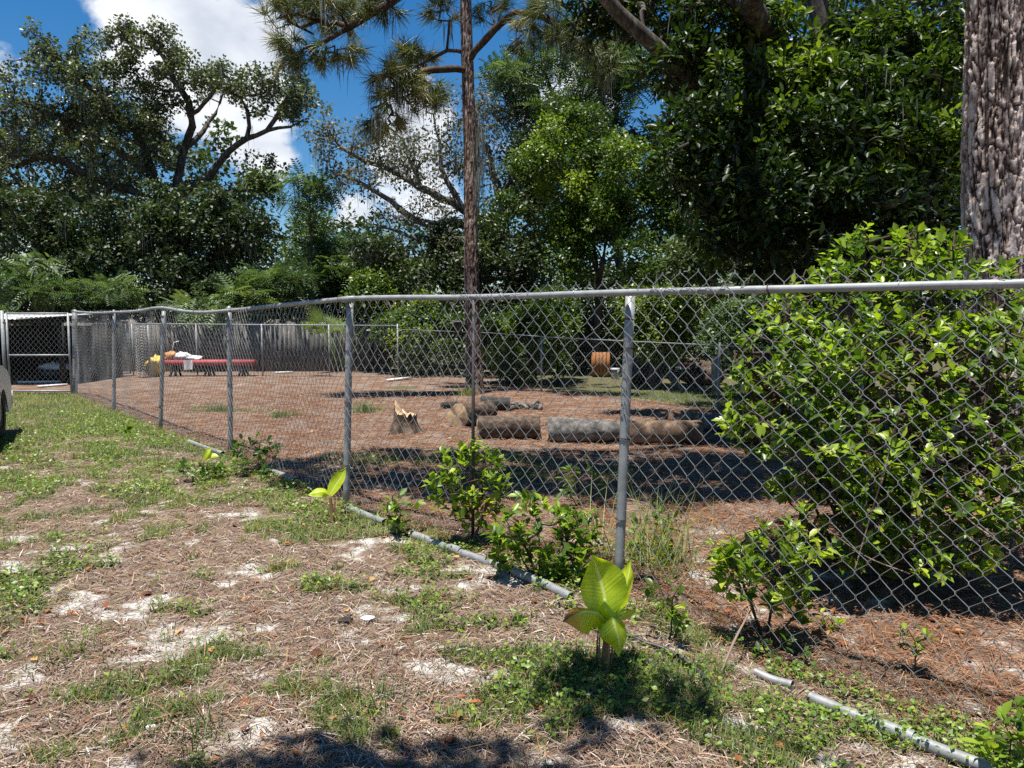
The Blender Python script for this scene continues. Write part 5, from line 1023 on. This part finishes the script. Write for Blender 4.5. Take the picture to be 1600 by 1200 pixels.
# wiry dry vines hanging on the mesh before the bush
for i, (x0, y0, x1, y1) in enumerate(((1385, 720, 1330, 905), (1290, 830, 1420, 900), (1470, 750, 1560, 850), (1405, 640, 1375, 760))):
    A = on_fence(x0, y0)[1] + (.02, .03, 0); B = on_fence(x1, y1)[1] + (.02, .03, 0); mid = (A + B) / 2 + (.03, .08, -.05)
    o = MB().tube(smooth_path([A, mid, B], 12), .0035, 5).build('dry_vine', M['straw'], None, True); o['label'] = ['long dry vine hanging on the mesh down the middle of the big bush', 'dry vine slanting across the mesh under the big bush', 'dry vine caught on the mesh at the right of the big bush', 'short dry vine looped on the mesh high before the big bush'][i]; o['category'] = 'vine'; o['group'] = 'dry vines on the mesh'

# ------------------------------------------------------------------ banana plants
def banana_mat(name):
    m, nt, b, out = newmat(name)
    v = attr(nt, 'across'); along = attr(nt, 'along'); dead = attr(nt, 'dead')
    cb = nt.nodes.new('ShaderNodeCombineXYZ'); nt.links.new(along, cb.inputs[0]); nt.links.new(v, cb.inputs[1])
    wv = nt.nodes.new('ShaderNodeTexNoise'); wv.noise_dimensions = '1D'; wv.inputs['Scale'].default_value = 34; wv.inputs['Detail'].default_value = 3
    md = nt.nodes.new('ShaderNodeMath'); md.operation = 'MULTIPLY_ADD'; nt.links.new(v, md.inputs[0]); md.inputs[1].default_value = -.16; nt.links.new(along, md.inputs[2]); nt.links.new(md.outputs[0], wv.inputs['W'])
    base = ramp(nt, wv.outputs['Fac'], [(.3, (.28,.38,.012)), (.55, (.40,.50,.018)), (.75, (.50,.58,.03))])
    rib = nt.nodes.new('ShaderNodeMapRange'); nt.links.new(v, rib.inputs['Value']); rib.inputs['From Min'].default_value = .03; rib.inputs['From Max'].default_value = .10; rib.inputs['To Min'].default_value = .8; rib.inputs['To Max'].default_value = 0
    mx = nt.nodes.new('ShaderNodeMixRGB'); nt.links.new(rib.outputs[0], mx.inputs['Fac']); nt.links.new(base, mx.inputs['Color1']); mx.inputs['Color2'].default_value = (.66, .70, .26, 1)
    m2 = nt.nodes.new('ShaderNodeMixRGB'); nt.links.new(ramp(nt, dead, [(.25, (0,0,0)), (.6, (1,1,1))]), m2.inputs['Fac']); nt.links.new(mx.outputs[0], m2.inputs['Color1']); nt.links.new(ramp(nt, dead, [(.3, (.55,.42,.02)), (.75, (.42,.2,.03)), (.95, (.13,.05,.02))]), m2.inputs['Color2'])
    nt.links.new(m2.outputs[0], b.inputs['Base Color']); b.inputs['Roughness'].default_value = .4
    tr = nt.nodes.new('ShaderNodeBsdfTranslucent'); mu = nt.nodes.new('ShaderNodeMixRGB'); mu.blend_type = 'MULTIPLY'; mu.inputs['Fac'].default_value = 1; mu.inputs['Color2'].default_value = (2.0, 2.0, .45, 1); nt.links.new(m2.outputs[0], mu.inputs['Color1']); nt.links.new(mu.outputs[0], tr.inputs['Color'])
    ms = nt.nodes.new('ShaderNodeMixShader'); ms.inputs['Fac'].default_value = .35; nt.links.new(b.outputs[0], ms.inputs[1]); nt.links.new(tr.outputs[0], ms.inputs[2]); nt.links.new(ms.outputs[0], out.inputs['Surface'])
    return m
M['banana'] = banana_mat('banana_leaf'); M['dryhusk'] = plain('dry_husk', (.12,.05,.025), (.34,.2,.1), 12, .8, vscale=(1,1,.2))
def banana_leaf(root, spine, width, face, fold=.25, dead=None, label=None, twist=0., n=40, tipw=.12):
    sp = smooth_path(spine, n); t = np.linspace(0, 1, n); tan = unit(np.gradient(sp, axis=0)); face = unit(np.asarray(face, float))
    side = unit(np.cross(tan, face)); nrm = np.cross(side, tan)
    half = width / 2 * np.clip(np.sin(np.pi * np.clip(t * .93 + .05, 0, 1)) ** .62, .03, 1) * (1 - (1 - tipw) * np.clip((t - .62) / .38, 0, 1) ** 2)
    m_ = 13; v = np.linspace(-1, 1, m_); wav = .10 * width * (fbm(t[:, None] * 3.5, v[None] * .8 + 3, 5, 2) - .5) * 2
    ang = twist * t
    V = sp[:, None] + (half[:, None] * v[None])[..., None] * side[:, None] + ((fold * np.abs(v)[None] ** 1.3 * half[:, None]) + wav * np.abs(v)[None])[..., None] * nrm[:, None]
    o = MB().grid(V).build('leaf', M['banana'], root, True); me = o.data
    T_, V_ = np.meshgrid(t, v, indexing='ij'); dd = np.zeros_like(T_) if dead is None else dead(T_, V_)
    for nm, arr in (('along', T_), ('across', np.abs(V_)), ('dead', dd)):
        a_ = me.attributes.new(nm, 'FLOAT', 'POINT'); a_.data.foreach_set('value', arr.astype(np.float32).ravel())
    if label: o['label'] = label
    return o
by = BAN[1]
ban = thing('banana_plant', BAN, 'large bright banana plant with one broad upright leaf before the nearest tall post', 'banana plant', 'young banana plants')
Bq = lambda px, py, dy=0: P(px, py, by + dy)
MB().tube(smooth_path([BAN + (0, 0, -.03), Bq(946, 1010), Bq(948, 972)], 10), np.linspace(.019, .010, 10), 12).build('stem', M['dryhusk'], ban, True)
for i in range(5):
    a = i * 1.3; MB().tube(smooth_path([BAN + (.02 * math.cos(a), .02 * math.sin(a), 0), BAN + (.035 * math.cos(a), .035 * math.sin(a), .08), BAN + (.03 * math.cos(a), .03 * math.sin(a), .16 + .02 * i)], 8), np.linspace(.007, .002, 8), 6).build('dry_sheath', M['dryhusk'], ban, True)
MB().tube(smooth_path([Bq(948, 985), Bq(950, 966), Bq(944, 935, .02)], 8), np.linspace(.011, .006, 8), 8).build('leaf_stalk', M['banana'], ban, True)
banana_leaf(ban, [Bq(949, 972), Bq(945, 935, .03), Bq(936, 900, .05), Bq(925, 866, .03)], .215, (.15, -1, .25), .16, label='broad upright leaf with pale midrib')
banana_leaf(ban, [Bq(950, 970), Bq(966, 945, .05), Bq(978, 915, .08), Bq(986, 876, .12)], .17, (-.9, -.45, .2), .22, dead=lambda t, v: .45 * (v > .8) * (t > .4))
banana_leaf(ban, [Bq(949, 972), Bq(935, 958, -.03), Bq(915, 955, -.06), Bq(896, 962, -.09), Bq(879, 972, -.12)], .15, (-.1, -.6, .8), -1.1, dead=lambda t, v: np.clip((t - .35) * 1.3 + .35 * (v > 0) * (t > .3) + .5 * (fbm(t * 8, v * 5, 3, 3) - .5), 0, 1), label='drooping leaf with yellow and brown tip')
banana_leaf(ban, [Bq(950, 972), Bq(957, 964, -.05), Bq(963, 985, -.10), Bq(968, 1006, -.11), Bq(966, 1026, -.11)], .13, (.2, -.9, .35), -.9, label='leaf folded and hanging down in front')
banana_leaf(ban, [Bq(956, 975, .03), Bq(972, 962, .06), Bq(984, 958, .09), Bq(996, 950, .1)], .04, (.3, -.7, .6), -.3, dead=lambda t, v: .35 + 0 * t, label='small yellow leaf low on the right')
by2 = BAN2[1]; Bq2 = lambda px, py, dy=0: P(px, py, by2 + dy)
ban2 = thing('banana_plant', BAN2, 'small banana plant with two leaves beside the second post', 'banana plant', 'young banana plants')
MB().tube(smooth_path([BAN2 + (0, 0, -.03), Bq2(518, 795), Bq2(515, 772)], 8), np.linspace(.022, .010, 8), 10).build('stem', M['dryhusk'], ban2, True)
MB().tube(smooth_path([BAN2 + (.06, 0, 0), Bq2(524, 800), Bq2(523, 780)], 8), np.linspace(.014, .005, 8), 8).build('dry_sheath', M['dryhusk'], ban2, True)
banana_leaf(ban2, [Bq2(515, 774), Bq2(523, 760, .02), Bq2(533, 745, .03), Bq2(541, 730, .03)], .115, (-.3, -.9, .35), .25)
banana_leaf(ban2, [Bq2(515, 774), Bq2(505, 768, -.03), Bq2(494, 769, -.05), Bq2(481, 774, -.06)], .085, (0, -.7, .7), -.4)
b3 = G(318, 740); ban3 = thing('banana_plant', b3, 'tiny banana shoot with one leaf below the third post', 'banana plant', 'young banana plants')
MB().tube([b3, b3 + (0, 0, .1), b3 + (.01, 0, .16)], [.015, .011, .007], 8).build('stem', M['dryhusk'], ban3, True)
banana_leaf(ban3, [b3 + (.01, 0, .15), b3 + (.05, 0, .22), b3 + (.08, .02, .27)], .07, (-.3, -.9, .3), .2); banana_leaf(ban3, [b3 + (.01, 0, .15), b3 + (.08, 0, .19), b3 + (.17, 0, .18)], .06, (0, -.7, .7), -.3)

# ------------------------------------------------------------------ ground cover: grass, weeds, dead straw, pine needles, fallen leaves
rng = np.random.default_rng(101)
def wedge(n, y0, y1, p=1.6, margin=.6):
    """random ground points, denser close by"""
    u = rng.random(n); e_ = 2 - p
    y = (y0 ** e_ + u * (y1 ** e_ - y0 ** e_)) ** (1 / e_); x = rng.uniform(-1, 1, n) * (y * .69 + margin)
    return x, y
def flat_blades(mb, x, y, L, w, tint, lift=.015, tilt=.18):
    n = len(x); a = rng.uniform(0, 2 * math.pi, n); z = ground_z(x, y) + rng.uniform(.002, lift, n)
    Y = unit(np.stack([np.cos(a), np.sin(a), rng.normal(0, tilt, n)], 1)); Z = unit(np.stack([rng.normal(0, .3, n), rng.normal(0, .3, n), np.ones(n)], 1)); X = unit(np.cross(Y, Z)); Z = np.cross(X, Y)
    tv = np.array([[-.5,-.5,0],[.5,-.5,0],[.5,.1,.07],[-.5,.1,.07],[0,.5,-.02]]); mb.inst(tv, np.array([[0,1,2],[0,2,3],[3,2,4]]), np.stack([x, y, z], 1), X, Y, Z, np.stack([w, L, L], 1), tint)
x, y = wedge(120000, 2.3, 11, 1.7); k = (fence_side(x, y) < .2); gr = green(x, y); sa = sand(x, y); k &= rng.random(len(x)) < (1 - .55 * gr) * (1 - .72 * sa); x, y = x[k], y[k]; n = len(x)
mb = MB(); flat_blades(mb, x, y, rng.uniform(.03, .10, n), rng.uniform(.0016, .0036, n) * (1 + .12 * y), np.clip(rng.normal(.5, .25, n), 0, 1))
mb.build('dead_grass', M['straw'], None, kind='stuff', label='dry tan grass thatch covering the ground before the fence', category='dead grass')
x, y = wedge(110000, 2.3, 17, 1.6); s = fence_side(x, y); k = (rng.random(len(x)) < np.where(s > -.1, .95, .13)) & (back_side(x, y) < .5); k &= rng.random(len(x)) < (1 - .5 * sand(x, y)); x, y = x[k], y[k]; n = len(x)
mb = MB(); flat_blades(mb, x, y, rng.uniform(.08, .22, n), rng.uniform(.0018, .0032, n) * (1 + .12 * y), np.clip(rng.normal(.5, .25, n), 0, 1), .02, .1)
mb.build('pine_straw', M['needle_litter'], None, kind='stuff', label='orange-brown pine needles littering the yard behind the fence', category='pine straw')
# grass blades
def grass(mb, x, y, h, w, tint, lean=.5):
    n = len(x); a = rng.uniform(0, 2 * math.pi, n); z = ground_z(x, y) - .004
    Y = unit(np.stack([np.cos(a) * lean * rng.random(n), np.sin(a) * lean * rng.random(n), np.ones(n) * .9], 1)); Xr = np.stack([-np.sin(a), np.cos(a), 0 * a], 1); Z = unit(np.cross(Xr, Y)); X = np.cross(Y, Z)
    bend = np.stack([np.cos(a), np.sin(a), 0 * a], 1)
    tv = np.array([[-.5,0,0],[.5,0,0],[.35,.55,.08],[-.35,.55,.08],[0,1,.34]]); mb.inst(tv, np.array([[0,1,2],[0,2,3],[3,2,4]]), np.stack([x, y, z], 1), X, Y, bend, np.stack([w, h, h], 1), tint)
x, y = wedge(330000, 2.3, 17, 1.55); gr = green(x, y); s = fence_side(x, y); ty = fbm(x * 1.3 + 70, y * 1.3, 91, 3)
k = (rng.random(len(x)) < gr ** 1.3 * np.where((ty < .5) | (y > 8.5), 1, .35)); x, y, ty = x[k], y[k], ty[k]; n = len(x)
mb = MB(); grass(mb, x, y, rng.uniform(.025, .085, n), rng.uniform(.0022, .0042, n) * (1 + .12 * y), np.clip(rng.normal(.5, .2, n) + .9 * (fbm(x * 1.1, y * 1.1, 33, 3) - .45), 0, 1), 1.1)
# sparse upright blades everywhere, dry ones too
x, y = wedge(26000, 2.3, 12, 1.6); k = fence_side(x, y) < .4; x, y = x[k], y[k]; n = len(x); grass(mb, x, y, rng.uniform(.02, .06, n), rng.uniform(.002, .0035, n) * (1 + .1 * y), np.clip(rng.normal(.85, .2, n), 0, 1), 1.2)
mb.build('grass', M['grass'], None, kind='stuff', label='patchy green grass growing through the dry ground before the fence', category='grass')
# broad low weeds
x, y = wedge(120000, 2.3, 13, 1.6); gr = green(x, y); s = fence_side(x, y); ty = fbm(x * 1.3 + 70, y * 1.3, 91, 3); mat_ = gauss(x, y, BAN[0] - .05, BAN[1] - .1, .75, .4)
k = (s < 4.5) & (rng.random(len(x)) < np.where(s < .3, 1, .6) * np.maximum(gr ** 1.8 * np.where(ty >= .47, .95, .06), .9 * mat_ * gr)); x, y = x[k], y[k]; n = len(x)
def weeds(mb, x, y, size, tint):
    n = len(x); a = rng.uniform(0, 2 * math.pi, n); z = ground_z(x, y) + rng.uniform(.004, .07, n)
    Y = unit(np.stack([np.cos(a), np.sin(a), rng.normal(.15, .3, n)], 1)); Z = unit(np.stack([rng.normal(0, .45, n), rng.normal(0, .45, n), np.ones(n)], 1)); X = unit(np.cross(Y, Z)); Z = np.cross(X, Y)
    mb.inst(LEAF4[0] * [1.25, 1, 1], LEAF4[1], np.stack([x, y, z], 1), X, Y, Z, size, tint)
mb = MB(); weeds(mb, x, y, rng.uniform(.012, .028, n) * (1 + .05 * y), np.clip(rng.normal(.58, .25, n), 0, 1))
mb.build('low_weeds', M['weed'], None, kind='stuff', label='low broad-leaved weeds matted among the grass', category='weeds')
# fallen leaves
x, y = wedge(900, 2.4, 12, 1.5); k = rng.random(len(x)) < np.where(fence_side(x, y) > 0, 1, .5); x, y = x[k], y[k]; n = len(x); mb = MB()
a = rng.uniform(0, 2 * math.pi, n); Y = unit(np.stack([np.cos(a), np.sin(a), rng.normal(0, .2, n)], 1)); Z = unit(np.stack([rng.normal(0, .35, n), rng.normal(0, .35, n), np.ones(n)], 1)); X = unit(np.cross(Y, Z)); Z = np.cross(X, Y)
mb.inst(*LEAF6, np.stack([x, y, ground_z(x, y) + .016], 1), X, Y, Z, rng.uniform(.035, .075, n), np.clip(rng.normal(.5, .3, n), 0, 1)); mb.build('fallen_leaves', M['deadleaf'], None, kind='stuff', label='scattered red-brown fallen leaves on the ground', category='fallen leaves')
# tall grass clumps
for (px, py, n, h, lab, dry) in ((1020, 885, 170, .62, 'tall dry grass clump right of the nearest tall post', .75), (345, 642, 160, .22, 'green grass tuft in the yard between the third and fourth posts', .4), (570, 645, 160, .26, 'green grass tuft in the yard just right of the second post', .4), (440, 652, 90, .16, 'small grass tuft in the yard right of the third post', .45), (725, 618, 90, .3, 'dry grass tuft at the foot of the pine', .85), (300, 1150, 60, .16, 'dark grass tuft near the bottom left', .3), (590, 1095, 60, .13, 'dark grass tuft in the foreground shade', .25), (110, 1030, 60, .13, 'wiry grass tuft on the sand at lower left', .6), (1010, 880, 1, .1, '', 0)):
    if not lab: continue
    c = G(px, py); x = c[0] + rng.normal(0, .05 + h * .22, n); y = c[1] + rng.normal(0, .04 + h * .15, n); mb = MB()
    grass(mb, x, y, h * rng.uniform(.4, 1.1, n), rng.uniform(.003, .0055, n) * (1 + .08 * c[1]), np.clip(rng.normal(dry, .15, n), 0, 1), .75); root = thing('grass_tuft', c, lab, 'grass tuft', 'taller grass tufts'); mb.build('blades', M['grass'], root, kind='stuff')
# pebbles and scraps
for i, (px, py, r) in enumerate(((548, 735, .03), (235, 1140, .02), (575, 968, .035), (1035, 965, .012), (540, 972, .04))):
    c = G(px, py); o = MB().grid(crumple((c[0], c[1], r * .5 + float(ground_z(c[0], c[1]))), r, r * .8, r * .28, 60 + i, 9), wrap=True).build('stone', M['whitepaint'] if i != 4 else M['darkwood'], None, True); o['label'] = ['small pale stone by the second post', 'small pale stone on the sand at lower left', 'pale flat stone on the sand patch in mid foreground', 'tiny white stone right of the large banana leaf', 'dark scrap of bark on the sand left of the banana plant'][i]; o['category'] = 'stone'
